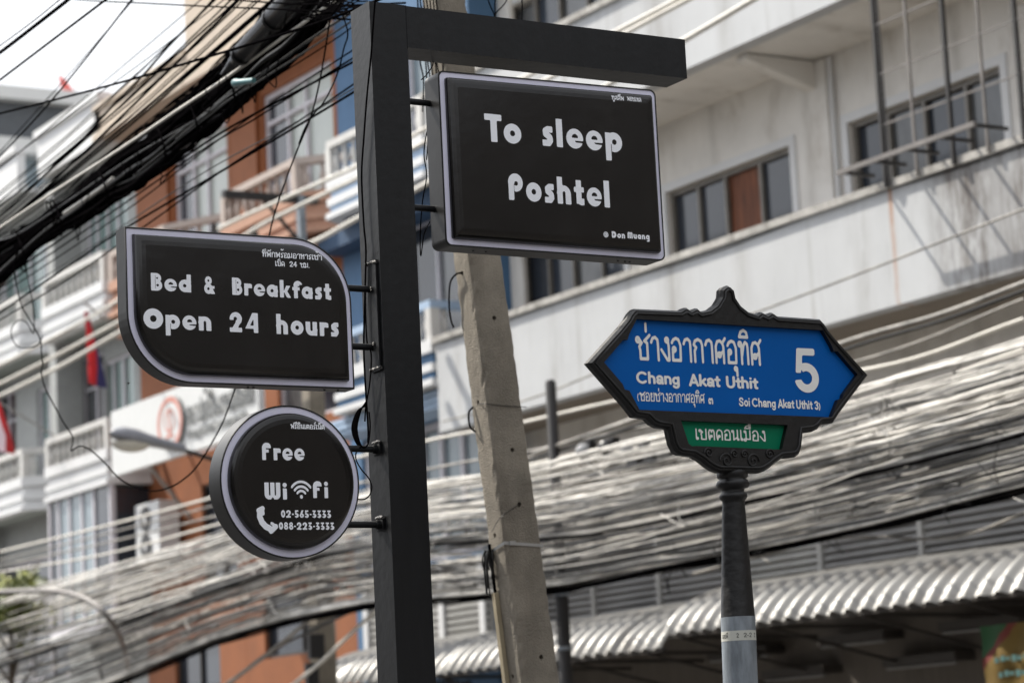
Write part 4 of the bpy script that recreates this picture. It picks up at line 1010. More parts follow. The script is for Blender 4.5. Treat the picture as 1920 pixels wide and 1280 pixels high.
balcony(BL, 28.25, 30.93, 7.50, X=15.8, Xw=XB, splay_r=.0, splay_l=.5, body=M_WALLW, rail=M_BLUEPALE, bal=M_BALUW, accent=M_BLUEWALL, slab=M_BLUEDEEP)
m = MB()
for z in (6.25, 6.33): m.box(15.95, 16.3, 28.3, 31.5, z, z+.06)
m.box(15.98, 16.495, 28.25, 31.6, 6.17, 6.249); m.build('canopy', M_BLUEPALE, BL)
m = MB(); m.box(16.1, 16.495, 28.2, 31.9, 8.8, 9.06); m.build('recess_beam', M_BLUEDEEP, BL)  # coloured with the recess shade already in its blue

m = MB(); z = 2.95
m.box(16.44, 16.499, 28.2, 31.5, 2.9, 4.30)
while z < 4.25: m.box(16.40, 16.4395, 28.22, 31.48, z, z+.055); z += .09
m.build('louvre_panel', M_SLAT_PALE, BL)
for y in (28.25, 29.3, 30.35, 31.4):
    m = MB(); m.box(16.37, 16.3995, y, y+.12, 2.9, 4.3); m.build('louvre_post', M_WALLW, BL)

# ------------------------------------------------------------------ orange shophouses
def orange(label, y0, y1, bal_r, bal_l, wa, ground, top, splay, parapet_mat, pz):
    o = thing('shophouse', label, 'building', (16.5, (y0+y1)/2, 0), 'orange shophouses')
    up = (wa[0], wa[1], 9.42, 11.72); mid = (wa[0]+.1, wa[1]-.2, 6.7, 8.75)
    ops = [up, mid] + ground
    facade(o, XB, y0, y1, .14, top, ops, M_ORANGE, thick=8)
    L = wa[1]-wa[0]
    window(o, XB, *up, mull=(.42, .68), frame=M_FRAME_W, glass=M_CURTAIN, trans=11.28, special={2: M_FRAME_D if False else M_GLASS}, fw=.07)
    window(o, XB, *mid, mull=(.5,), frame=M_FRAME_W, glass=M_GLASS)
    for g in ground: window(o, XB, *g, mull=(.5,), frame=M_FRAME_D, glass=M_GLASS)
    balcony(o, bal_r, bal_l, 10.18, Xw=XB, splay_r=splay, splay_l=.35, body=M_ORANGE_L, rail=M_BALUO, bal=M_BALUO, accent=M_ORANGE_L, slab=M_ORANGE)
    m = MB()   # pier with pale edge
    m.box(XB-.07, XB-.001, wa[1]+.12, min(y1-.02, wa[1]+1.0), 9.3, 12.2); m.build('pier', M_ORANGE, o)
    m = MB(); m.box(15.75, XB-.001, y0+.02, y1-.02, 12.12, 12.24); m.box(15.80, 15.96, y0+.02, y1-.02, 12.2405, pz); m.build('roof_parapet', [parapet_mat], o)
    m = MB(); m.box(15.76, 16.0, y0, y1, pz+.001, pz+.09); m.build('parapet_cap', M_CREAM, o)
    m = MB(); m.box(16.1, XB-.001, y0+.01, y1-.01, 8.86, 9.08); m.build('band', M_ORANGE_L, o)
    return o
orange('orange shophouse nearest the blue one with a pink balustrade under the cable bundle', 31.95, 35.55, 31.95, 34.39, (32.07, 34.36), [(32.6, 34.9, 3.4, 4.3), (32.2, 34.0, 4.6, 6.15)], 14.6, .75, M_CREAM, 13.7)
orange('orange shophouse beside the white one with a cream roof parapet and a white name board', 35.56, 39.28, 36.55, 38.75, (35.66, 37.72), [(36.5, 38.2, 3.1, 3.85), (35.75, 37.0, 4.5, 6.2)], 13.0, 1.4, M_CREAM, 12.62)
# name board with ring emblem and cut out letters
sb = thing('shop_sign', 'large white shop name board with a faded red ring and grey letters', 'shop sign', (15.7, 36, 6.5))
m = MB(); m.box(15.70, 15.80, 33.15, 38.63, 6.52, 7.55); m.build('board', M_SIGNWHITE, sb)
for a_, b_ in (((15.80, 37.9, 7.4), (16.49, 37.9, 7.4)), ((15.80, 34.2, 7.4), (16.49, 34.2, 7.4)), ((15.75, 37.2, 6.5), (16.48, 37.4, 5.75))):
    m = MB(); m.bar(a_, b_, .05); m.build('sign_bracket', M_SLAT_PALE, sb)
F = Fld(-1.1, 1.1, -1.1, 1.1, .05)
V, P = trace(F, I_(dc(F,0,0,1.0), -dc(F,0,0,.80))); pr_ = lambda s, X: (lambda x, y: (X, 36.17 - x*.47*s, 7.035 + y*.40*s))
m = MB(); f_ = pr_(1, 15.640); m.add([f_(x, y) for x, y in V], P)
V2, P2 = trace(F, dc(F,0,0,1.0)); g_ = pr_(1.03, 15.645); m.add([g_(x, y) for x, y in V2], P2, 1)
q = arcp(0,0,1.03,0,360,32)[:-1]; m.add([pr_(1,15.645)(x,y) for x,y in q]+[pr_(1,15.6995)(x,y) for x,y in q], [(i, i+32, (i+1)%32+32, (i+1)%32) for i in range(32)], 2)
V3, P3 = trace(F, U_(I_(dc(F,0,.1,.45), -dc(F,0,.1,.38)), rc(F,-.06,-.5,.06,.55), rc(F,-.35,-.55,.35,-.45))); f3 = pr_(1, 15.637); m.add([f3(x,y) for x,y in V3], P3, 0)
m.build('ring_emblem', [M_SIGNPINK, M_SIGNWHITE, M_SIGNGREY], sb)
put = lambda u, v: (15.672, 35.60-u, v)
m = MB(); text(m, thai, 'คร.ไม้ปีนงานมือลิต'.replace('ค','ต').replace('ไ','ป'), 0, 6.93, .26, put, width=2.35, w=.10); m.build('lettering', M_SIGNGREY, sb)
lettering(sb, M_SIGNGREY, sans, 'tihaghStikCohnantaSih', 0, 6.72, .13, put, name='small_lettering', width=2.15, w=.12)
# air conditioner condenser
ac = thing('air_conditioner', 'white two fan air conditioner condenser on the orange wall', 'air conditioner', (16.2, 38.1, 5.1))
m = MB(); m.box(16.06, 16.40, 37.66, 38.60, 5.10, 6.05); m.build('case', M_AC, ac)
for z in (5.36, 5.80):
    m = MB(); m.tube([(16.035, 38.17, z), (16.0595, 38.17, z)], .20, 24); m.build('fan_grille', M_DARKGRILLE, ac)
    m = MB(); m.tube([(16.028, 38.17, z), (16.0345, 38.17, z)], .055, 12); m.build('fan_hub', M_AC, ac)
m = MB(); m.bar((16.06, 37.75, 5.07), (16.495, 37.75, 5.07), .05); m.bar((16.06, 38.5, 5.07), (16.495, 38.5, 5.07), .05); m.build('bracket', M_IRON_G, ac)

# ------------------------------------------------------------------ white shophouses
def white_house(label, y0, y1, br, bl, top, glazed, door):
    o = thing('shophouse', label, 'building', (16.5, (y0+y1)/2, 0), 'white shophouses')
    ops = [(y0+.35, y1-.75, 9.35, 11.6), (y0+.25, y0+1.75, 6.65, 8.75), (y1-1.45, y1-.35, 6.65, 8.95)]
    if not glazed: ops.append((y0+.4, y1-.5, 3.6, 5.75))
    facade(o, XB, y0, y1, .14, top, ops, M_WALLG2, thick=8)
    window(o, XB, *ops[0], mull=(.3, .55, .8), frame=M_FRAME_W, glass=M_GLASS_G)
    window(o, XB, *ops[1], mull=(.4, .7), frame=M_FRAME_W, glass=M_GLASS_G)
    window(o, XB, *ops[2], mull=(.45,), frame=M_FRAME_W, glass=M_GLASS, special={0: M_DOOR} if door else None, trans=8.4, name='door')
    if not glazed: window(o, XB, *ops[3], mull=(.3, .6), frame=M_FRAME_W, glass=M_GLASS, trans=5.0)
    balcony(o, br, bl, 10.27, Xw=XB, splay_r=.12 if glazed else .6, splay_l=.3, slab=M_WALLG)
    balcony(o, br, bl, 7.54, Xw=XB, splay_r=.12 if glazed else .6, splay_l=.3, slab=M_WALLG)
    m = MB(); m.box(15.80, 15.95, br-.02, bl+.12, 12.10, 12.80); m.box(15.9505, XB-.001, br, bl+.1, 12.10, 12.20); m.build('roof_parapet', M_WALLW, o)
    m = MB(); m.box(15.74, 16.0, br-.06, bl+.15, 12.801, 12.92); m.build('parapet_cap', M_WALLW, o)
    m = MB(); m.box(16.02, XB-.002, bl+.02, min(bl+.34, y1-.01), 5.0, 12.09); m.build('pillar', M_WALLG2, o)
    if glazed:
        m = MB(); ys = [br+.02, br+.72, br+1.25, br+1.80, br+2.3, bl-.02]
        for y in ys: m.box(15.82, 15.90, y-.035, y+.035, 4.3, 6.459)
        m.box(15.821, 15.899, br, bl, 4.2, 4.3); m.box(15.83, 15.91, br-.02, br+.06, 4.3, 6.4)
        g = m.build('glazed_bay', M_FRAME_W, o)
        for i, (a, b) in enumerate(zip(ys, ys[1:])):
            m = MB(); m.box(15.852, 15.866, a+.035, b-.035, 4.3, 6.455); m.build('pane', M_GLASS if i in (0, 4) else M_GLASS_B, g)
        m = MB(); m.box(15.93, XB-.01, br-.004, br+.012, 4.3, 6.40); m.build('pane', M_GLASS, g)
        m = MB(); m.box(15.80, XB-.002, br-.01, bl, 4.08, 4.199); m.build('bay_floor', M_WALLW, o)
    return o
white_house('white shophouse with a glazed enclosed balcony beside the orange one', 39.29, 42.30, 39.05, 41.80, 13.0, True, False)
white_house('white shophouse at the left edge with an open dark red door behind its balustrade', 42.31, 46.6, 42.95, 46.0, 12.4, False, True)

# ------------------------------------------------------------------ far building closing the street
fb = thing('office_building', 'distant grey blue building with a dark flat roof band at the top left', 'building', (34, 66, 0))
YFB = 62.0
m = MB(); m.box(14, 60, YFB+.4, YFB+12, 0, 19.0); m.build('wall', M_FARBLUE, fb)
m = MB(); m.box(13, 61, YFB-.3, YFB+13, 19.10, 19.45); m.build('roof_edge', M_SIGNWHITE, fb)
m = MB(); m.box(13.5, 60.5, YFB+.05, YFB+12.5, 18.15, 19.099); m.build('roof_band', M_ROOFGREY, fb)
m = MB(); m.box(13.6, 60.2, YFB-.1, YFB+.399, 17.75, 18.149); m.build('cornice', M_SIGNWHITE, fb)
for x in (20.3, 23.6, 27):
    m = MB(); m.box(x, x+1.6, YFB+.33, YFB+.399, 15.5, 17.1); w_ = m.build('window', M_FRAME_W, fb)
    m = MB(); m.box(x+.1, x+1.5, YFB+.30, YFB+.329, 15.6, 17.0); m.build('pane', M_GLASS, w_)
m = MB(); m.box(16, 40, YFB-2.2, YFB+.399, 13.2, 13.35); m.box(16, 40, YFB-2.2, YFB-2.1, 13.351, 14.3)
m.build('terrace', M_WALLW, fb)
ds = thing('satellite_dish', 'red satellite dish standing on the roof of the distant building', 'satellite dish', (24.9, 65, 19.45))
m = MB(); c = Vector((25.30, 65, 20.35)); ax = Vector((.72, -.25, .55)).normalized(); u = ax.orthogonal().normalized(); v = ax.cross(u)
vs = [c]; fs = []
for i in range(1, 7):
    r = .46*i/6
    for j in range(24): vs.append(c + u*(r*math.cos(j*math.pi/12)) + v*(r*math.sin(j*math.pi/12)) + ax*(.15*(i/6)**2))
fs += [(0, 1+j, 1+(j+1) % 24) for j in range(24)]
for i in range(5): fs += [(1+i*24+j, 1+(i+1)*24+j, 1+(i+1)*24+(j+1) % 24, 1+i*24+(j+1) % 24) for j in range(24)]
m.add(vs, fs, 0, True); m.build('reflector', M_RED, ds)
m = MB(); m.tube([(25.33, 65.05, 19.45), (25.33, 65.05, 20.3)], .04, 8); m.tube([c - v*.42 + ax*.14, c + ax*.45], .016, 6); m.build('mount', M_IRON_G, ds)

# ------------------------------------------------------------------ unseen buildings added beside and behind the camera to darken the glossy signs
M_BROWNBLOCK = pm('brown_grey_plaster', (0.13, 0.115, 0.10), 0.85, var=0.15, scale=0.6)
for k, (y0, y1, h, lb) in enumerate(((-11.0, 5.98, 9.5, 'unseen brown grey shophouse added right of the white building for dark reflections'), (-30.0, -11.02, 11.0, 'unseen brown grey shophouse added further along behind the camera for dark reflections'))):
    o = thing('shophouse', lb, 'building', (16.5, (y0+y1)/2, 0)); ops = []
    for zf in (3.6, 6.8, 10.0):
        y = y0+.8
        while y+1.8 < y1: ops.append((y, y+1.8, zf, zf+1.6)); y += 3.1
    facade(o, 16.5, y0, y1, .14, h, ops, M_BROWNBLOCK, thick=9)
    for q in ops: window(o, 16.5, *q, mull=(.5,), frame=M_FRAME_D, glass=M_GLASS)
for k, (y0, y1, h, lb) in enumerate(((-28.0, -2.0, 8.5, 'unseen low brown grey shop row added across the street from the white building'), (-1.8, 26.0, 8.0, 'unseen low brown grey shop row added opposite the blue and orange shophouses'), (26.2, 56.0, 9.5, 'unseen brown grey shop row added opposite the far end of the street'))):
    o = thing('shophouse', lb, 'building', (-8, (y0+y1)/2, 0))
    m = MB(); m.box(-18, -7.5, y0, y1, 0, h); m.build('wall', M_BROWNBLOCK, o)
    y = y0+1
    while y+2 < y1:
        for zf in (.4, 3.6, 6.4):
            if zf+1.7 < h: m = MB(); m.box(-7.499, -7.42, y, y+1.9, zf, zf+(2.4 if zf < 1 else 1.5)); m.build('window', M_GLASS, o)
        y += 3.6
o = thing('office_building', 'unseen tall brown grey block added far behind the camera for dark reflections', 'building', (5, -40, 0))
m = MB(); m.box(-40, 40, -60, -44, 0, 17.5); m.build('wall', M_BROWNBLOCK, o)
for zf in range(3, 16, 4):
    m = MB(); m.box(-39, 39, -43.998, -43.9, zf, zf+1.7); m.build('window_band', M_GLASS, o)

# ------------------------------------------------------------------ flags
def flag(label, base, tip, top, bot, w0, seed, bands):
    o = thing('flag', label, 'flag', base, 'striped national flags drooping from the balconies')
    m = MB(); m.tube([base, tip], .018, 8); m.build('flag_pole', M_SLAT_PALE, o)
    m = MB(); r_ = random.Random(seed); NS, NL = 10, 16
    P_ = []
    for j in range(NL+1):
        t_ = j/NL; row = []
        c = Vector(top).lerp(Vector(bot), t_); ww = w0*(.10+.90*min(1, t_*1.3))*(1-.25*max(0, t_-.7))
        for i in range(NS+1):
            s_ = i/NS; row.append((c.x + .10*math.sin(s_*9+t_*2.0)*(.3+t_), c.y + ww*(.5-s_), c.z - .10*s_*t_ + .03*math.sin(s_*7)))
        P_.append(row)
    for j in range(NL):
        for i in range(NS): m.add([P_[j][i], P_[j+1][i], P_[j+1][i+1], P_[j][i+1]], [(0,1,2,3)], bands[i], True)
    m.build('cloth', [M_FLAGR, M_FLAGW, M_FLAGB], o)
flag('drooping red white and blue flag hanging on its pole left of the breakfast sign', (16.2, 37.9, 8.3), tuple(at_x(156, 566, 14.75)), at_x(161, 585, 14.8), at_x(184, 716, 14.8), .34, 1, [1, 1, 1, 0, 0, 0, 0, 2, 2, 0])
flag('red white and blue flag cut by the left edge of the picture', (16.2, 41.6, 7.4), tuple(at_x(-16, 745, 14.75)), at_x(-6, 752, 14.8), at_x(10, 842, 14.8), .80, 2, [2, 2, 2, 2, 1, 1, 0, 0, 0, 0])

# ------------------------------------------------------------------ street lamps and poles across the street
up = thing('utility_pole', 'concrete utility pole with cross arms standing before the orange and blue shophouses', 'utility pole', (14.7, 29.4, .14))
m = MB(); ya = 29.42
for z0, z1, wa_, wb_ in ((.14, 7.85, .14, .10),):
    vs = [(14.7+sx*w, ya+sy*w, z) for z, w in ((z0, wa_), (z1, wb_)) for sx, sy in ((-1,-1),(1,-1),(1,1),(-1,1))]
    m.add(vs, [(3,2,1,0),(4,5,6,7),(0,1,5,4),(1,2,6,5),(2,3,7,6),(3,0,4,7)])
m.build('shaft', M_POLE, up)
m = MB(); m.bar((14.70, 29.55, 7.7), (14.70, 29.58, 9.05), .09); m.build('top_bracket', M_GALV, up)
m = MB(); a = at_x(472, 367, 13.75); m.bar((13.62, 29.6, 9.0), (14.95, 29.6, 9.0), .10, .09); m.bar((14.2, 29.6, 8.95), (14.66, 29.58, 8.45), .04); m.build('cross_arm', M_IRON, up)
m = MB(); m.bar((13.3, 29.56, 8.28), (15.0, 29.56, 8.28), .09, .10); m.build('cross_arm', M_IRON, up)
for x in (13.46, 14.02):
    m = MB(); m.lathe(x, 29.56, [(.03,8.33),(.03,8.36),(.062,8.38),(.075,8.42),(.05,8.45),(.066,8.48),(.04,8.52),(.052,8.56),(.03,8.60)], 12); m.build('insulator', M_INSUL, up)
for k in range(3):
    m = MB(); m.box(14.42, 14.62, 29.2+.1*k, 29.29+.1*k, 3.1-.35*k, 3.4-.35*k); m.build('junction_box', M_METER, up)
lamp = thing('street_lamp', 'grey cobra head street lamp on a thin arm before the white name board', 'street lamp', (13.6, 29.9, 5.6))
hA, hB = at_x(206, 812, 12.06), at_x(345, 843, 13.06)
m = MB(); d = (hB-hA)
secs = [(0.0, .02, .03), (.06, .10, .085), (.18, .155, .12), (.34, .16, .125), (.5, .125, .10), (.66, .10, .085), (1.0, .075, .075)]
vs = []
for t_, hw, hh in secs:
    p = hA.lerp(hB, t_)
    for j in range(14):
        a = 2*math.pi*j/14; vs.append((p.x, p.y+hw*math.cos(a), p.z + hh*max(-.45, math.sin(a))))
m.add(vs, [(i*14+j, i*14+(j+1) % 14, (i+1)*14+(j+1) % 14, (i+1)*14+j) for i in range(len(secs)-1) for j in range(14)], 0, True)
m.build('lamp_head', M_LAMP, lamp)
m = MB(); p = hA.lerp(hB, .28); vs = []
for i in range(7):
    a = R(90*i/6)
    for j in range(16):
        b_ = 2*math.pi*j/16; vs.append((p.x+.26*math.cos(a)*math.cos(b_), p.y+.14*math.cos(a)*math.sin(b_), p.z-.05-.13*math.sin(a)))
m.add(vs, [(i*16+j, (i+1)*16+j, (i+1)*16+(j+1) % 16, i*16+(j+1) % 16) for i in range(6) for j in range(16)], 0, True); m.build('lamp_bowl', M_DIFF, lamp)
m = MB(); e_ = at_x(402, 862, 13.5); m.tube([hB-(hB-hA)*.02, e_, (14.60, 29.5, 5.36)], .030, 8); m.build('arm', M_IRON, lamp)
la = thing('bent_pipe_post', 'curved grey steel pipe post bending out of the left edge below the glazed balcony', 'pipe post', tuple(at_x(240, 1210, 12.4)))
m = MB(); m.tube(smooth_path([at_x(-60, 1112, 12.4), at_x(0, 1109, 12.4), at_x(60, 1107, 12.4), at_x(110, 1108, 12.4), at_x(150, 1118, 12.4), at_x(180, 1134, 12.4), at_x(203, 1158, 12.5), at_x(222, 1190, 12.9), at_x(236, 1235, 13.5), at_x(246, 1330, 14.2)], 6), .036, 10); m.build('pipe', M_IRON_G, la)
mp = thing('meter_pole', 'dark steel pipe pole with bands behind the leaning concrete pole', 'pole', (13.6, 21.93, .14))
m = MB(); m.lathe(13.6, 21.93, [(.068,.14),(.068,3.3),(.055,3.32),(.055,5.40),(.040,5.43)], 16); m.build('pipe', M_IRON, mp)
for z in (2.75, 3.28, 3.62): 
    m = MB(); m.lathe(13.6, 21.93, [(.075,z),(.075,z+.035)], 16); m.build('band', M_GALV, mp)
m = MB(); m.box(13.70, 13.74, 18.9, 22.3, 4.28, 4.36); m.box(13.70, 13.74, 18.9, 22.3, 4.60, 4.65); m.build('meter_rail', M_IRON, mp)
for i, (px, py) in enumerate(((1087, 846), (1130, 838), (1172, 842), (1204, 838), (1236, 846))):
    p = at_x(px, py, 13.55)
    o = thing('electricity_meter', 'black electricity meter with a round glass dome among the cables', 'meter', (p.x+.1, p.y, p.z-.12), 'electricity meters above the cables')
    m = MB(); m.box(p.x+.06, p.x+.145, p.y-.085, p.y+.085, p.z-.16, p.z+.09); m.build('case', M_METER, o)
    m = MB(); vs = []
    for a_ in range(6):
        a = R(90*a_/5)
        for j in range(18): vs.append((p.x+.06-.10*math.sin(a), p.y+.085*math.cos(a)*math.cos(j*math.pi/9), p.z+.085*math.cos(a)*math.sin(j*math.pi/9)))
    m.add(vs, [(a_*18+j, a_*18+(j+1) % 18, (a_+1)*18+(j+1) % 18, (a_+1)*18+j) for a_ in range(5) for j in range(18)], 0, True); m.build('dome', M_METERGLASS if i % 2 == 0 else M_METER, o)

# ------------------------------------------------------------------ shrub at the left edge
tr = thing('leafy_tree', 'small leafy tree with olive and yellow leaves at the lower left edge', 'tree', (13.0, 35.3, .14))
tb = at_x(22, 1128, 13.0)
m = MB(); m.tube(smooth_path([(13.0, tb.y, .14), (13.05, tb.y+.1, 1.8), (12.96, tb.y-.05, 3.2), (13.0, tb.y, 4.2)], 6), [.07*(1-.6*i/18) for i in range(19)], 8)
for k in range(9):
    a = k*2.4; m.tube([(13.0, tb.y, 3.0+.14*k), (13.0+.3*math.cos(a), tb.y+.3*math.sin(a), 3.4+.15*k), (13.0+.55*math.cos(a), tb.y+.55*math.sin(a), 3.6+.17*k)], [.025, .015, .006], 5)
m.build('trunk', M_BARK, tr)
m = MB(); r_ = random.Random(5)
cl = [(Vector((13.0+r_.gauss(0,.18), tb.y+.15+r_.gauss(0,.26), tb.z-.10+r_.gauss(0,.17))), r_.uniform(.12,.26), r_.random() < .5) for _ in range(64)]
for c, rr_, lt in cl:
    for _ in range(60):
        d = Vector((r_.gauss(0,1), r_.gauss(0,1), r_.gauss(0,1))).normalized()*rr_*r_.random()**.5; p = c+d
        u = Vector((r_.gauss(0,1), r_.gauss(0,1), r_.gauss(0,.5))).normalized(); v = u.orthogonal().normalized(); L = r_.uniform(.04,.08)
        m.add([p-u*L, p+v*L*.4, p+u*L, p-v*L*.4], [(0,1,2,3)], 1 if lt else 0)
m.build('crown', [M_LEAF, M_LEAF_L], tr)

# ------------------------------------------------------------------ overhead cables (all run parallel to the street, X constant)
def interp(tab, x):
    for (a, ya), (b, yb) in zip(tab, tab[1:]):
        if x <= b: return ya + (yb-ya)*(x-a)/(b-a)
    (a, ya), (b, yb) = tab[-2:]; return ya + (yb-ya)*(x-a)/(b-a)
def cable(pts, r, mat, label, group, name='overhead_cable', n=6, seg=0):
    p = smooth_path(pts, seg) if seg else pts
    m = MB(); m.tube(p, r, n)
    o = m.build(name, mat); return tag(o, label, 'cable', group)
def wob(r_, amp, f0):
    a = [(r_.uniform(.4, 1)*amp/(k+1), r_.uniform(.5, 1.5)*f0*(k+1), r_.uniform(0, 6.28)) for k in range(3)]
    return lambda t: sum(A*math.sin(f*t+p) for A, f, p in a)

# the sagging mass across the street
TOP = [(-60, 1150), (0, 1120), (200, 1060), (390, 1008), (560, 948), (700, 918), (820, 900), (1000, 876), (1270, 815), (1450, 775), (1640, 722), (1920, 640), (1990, 615)]
BOT = [(-60, 1365), (0, 1345), (200, 1275), (400, 1192), (600, 1128), (700, 1118), (900, 1108), (1070, 1092), (1400, 1028), (1640, 975), (1920, 905), (1990, 885)]
r_ = random.Random(11)
NM = 98
KINDS = [(M_CABLE_MASS, 'pale cable coloured like its sun highlights in the sagging mass of wires across the street', 'pale cables in the sagging mass'),
         (M_CABLE_GREY, 'grey weathered cable in the sagging mass of wires across the street', 'grey cables in the sagging mass'),
         (M_CABLE_DARK, 'dark cable in the sagging mass of wires across the street', 'dark cables in the sagging mass')]
for i in range(NM):
    v0 = (i + r_.random())/NM; v1 = min(1, max(0, v0 + r_.gauss(0, .10)))
    D = 12.7 + 1.6*r_.random()
    kind = r_.choices((0, 1, 2), (.66, .20, .14) if v0 < .46 else (.27, .28, .45))[0]
    rad = r_.choice((.0045, .006, .0075, .009, .013)) if kind < 2 else r_.choice((.006, .009, .013))
    w1 = wob(r_, 2.2 if r_.random() < .7 else 6.0, .0045); w2 = wob(r_, .6 if r_.random() < .6 else 1.8, .05)
    mid = r_.uniform(500, 1300); gap = r_.gauss(0, 5)
    pts = []
    for k in range(69):
        x = -60 + 2050*k/68
        v = v0 + (v1-v0)*(1/(1+math.exp(-(x-mid)/180)))
        y = interp(TOP, x)*(1-v) + interp(BOT, x)*v + w1(x) + w2(x) + gap*math.sin((x-900)/260)
        pts.append(at_x(x, y, D + .05*math.sin(x*.004+i)))
    mat, lb, gp = KINDS[kind]
    cable(pts, rad, mat, lb, gp, n=5)
# hair thin strands, ties, short offcuts and drooping loops that nobody could count
m = MB(); r_ = random.Random(19)
for i in range(120):
    x0 = r_.uniform(-60, 1500); x1 = x0 + r_.uniform(250, 1300); v0 = r_.random(); v1 = min(1, max(0, v0+r_.gauss(0, .16))); D = 12.6+1.7*r_.random(); w2 = wob(r_, 2.0, .03); pts = []
    for k in range(31):
        t_ = k/30; x = x0+(x1-x0)*t_; v = v0+(v1-v0)*t_; pts.append(at_x(x, interp(TOP, x)*(1-v)+interp(BOT, x)*v + w2(x), D))
    m.tube(pts, r_.choice((.003, .004, .0055)), 4, r_.choices((0, 1, 2), (.62, .2, .18) if v0 < .45 else (.3, .25, .45))[0])
for i in range(190):
    x = r_.uniform(-40, 1960); v = r_.random(); y = interp(TOP, x)*(1-v)+interp(BOT, x)*v; D = 12.55+1.2*r_.random()
    c = at_x(x, y, D); kk = r_.random()
    if kk < .5:      # tie or splice lump along a cable
        L = r_.uniform(.10, .45); s_ = at_x(x+40, interp(TOP, x+40)*(1-v)+interp(BOT, x+40)*v, D)-c; s_.normalize(); m.tube([c, c+s_*L*.5+Vector((0,0,r_.gauss(0,.012))), c+s_*L], r_.uniform(.008, .018), 5, r_.choices((1, 2), (.5, .5))[0])
    else:            # drooping loop or dangling end
        L = r_.uniform(.08, .35); a = Vector((r_.gauss(0,.04), r_.gauss(0,.16), -L)); m.tube(smooth_path([c, c+a*.6+Vector((0,.05,0)), c+a, c+a*.4+Vector((0,r_.uniform(.05,.35),0))], 4), r_.uniform(.003, .007), 4, r_.choices((0, 2), (.3, .7))[0])
tag(m.build('wire_tangle', [M_CABLE_MASS, M_CABLE_GREY, M_CABLE_DARK]), 'hair thin strands, ties and loose ends woven through the sagging mass of wires', 'wires', kind='stuff')
# tight lashed bundles; the sunlit top is painted as pale cables, black ones beneath
def bundle(line, D, n, spread, seed, mats):
    r2 = random.Random(seed)
    for i in range(n):
        a, b = r2.gauss(0, spread), r2.gauss(0, spread); ph = r2.uniform(0, 6.28); fq = r2.uniform(.006, .02)
        k = 0 if b > spread*.55 else (1 if b > -spread*.1 else 2)
        pts = []
        for q in range(59):
            x = -60+2050*q/58; y = interp(line, x) - b + .6*spread*math.sin(fq*x+ph)
            pts.append(at_x(x, y, D + a*.006))
        mat, lb, gp = KINDS[k] if k < 2 else (M_CABLE_BLACK, 'black cable of a lashed bundle in the sagging mass of wires', 'black lashed cables in the sagging mass')
        cable(pts, r2.choice((.008, .011, .015)), mat, lb, gp, n=5)
low = [(-60, 1372), (0, 1350), (200, 1283), (400, 1203), (540, 1160), (700, 1128), (900, 1115), (1070, 1098), (1200, 1068), (1400, 1033), (1640, 982), (1920, 915), (1990, 896)]
bundle(low, 13.0, 13, 4.2, 3, None)
mid_ = [(-60, 1270), (0, 1243), (200, 1178), (400, 1105), (600, 1040), (700, 1020), (1000, 1010), (1100, 1000), (1270, 968), (1500, 915), (1700, 868), (1920, 812), (1990, 795)]
bundle(mid_, 12.8, 6, 2.6, 5, None)
b3 = [(-60, 1195), (0, 1172), (200, 1112), (400, 1050), (600, 985), (720, 965), (1000, 938), (1270, 880), (1500, 838), (1700, 780), (1920, 712), (1990, 690)]
bundle(b3, 12.7, 4, 2.0, 8, None)

# stray lines above and below the mass
STRAY = [
 ([(0,1034),(200,985),(400,932),(560,886),(700,850),(830,820),(965,795),(1230,738),(1640,690),(1920,598)], 13.9, .018, M_CABLE_PALE),
 ([(0,1060),(200,1017),(400,968),(560,930),(830,874),(990,846),(1210,800),(1640,722),(1920,640)], 13.7, .014, M_CABLE_GREY),
 ([(0,1072),(200,1038),(400,985),(560,945),(830,912),(990,872),(1210,824),(1640,745),(1920,655)], 13.6, .016, M_CABLE_PALE),
 ([(0,1050),(200,1000),(400,948),(560,905),(830,905),(985,860),(1215,775),(1640,668),(1920,560)], 13.8, .012, M_CABLE_GREY),
 ([(1000,850),(1240,768),(1570,646),(1760,590),(1920,530),(2000,502)], 13.6, .020, M_CABLE_GREY),
 ([(1000,860),(1240,782),(1570,660),(1760,603),(1920,545),(2000,518)], 13.65, .016, M_CABLE_DARK),
 ([(830,790),(1000,745),(1200,665),(1540,540),(1920,392),(2000,360)], 14.3, .011, M_CABLE_GREY),
 ([(1300,1075),(1560,1010),(1780,1008),(1920,962),(2000,938)], 13.2, .013, M_CABLE_GREY),
 ([(400,1300),(480,1242),(560,1178),(640,1105),(700,1050)], 13.4, .026, M_CABLE_GREY),
 ([(420,1290),(500,1225),(590,1178),(690,1130)], 13.5, .020, M_CABLE_DARK),
 ([(540,1290),(600,1242),(660,1185),(720,1130)], 13.3, .022, M_CABLE_PALE),
 ([(0,1262),(120,1235),(300,1160),(420,1120),(560,1080),(700,1052)], 13.1, .02, M_CABLE_DARK)]
for i, (pp, D, r, mat) in enumerate(STRAY):
    cable([at_x(x, y, D) for x, y in pp], r, mat, 'single thick line running clear of the sagging wire mass', 'single lines near the wire mass', seg=8)
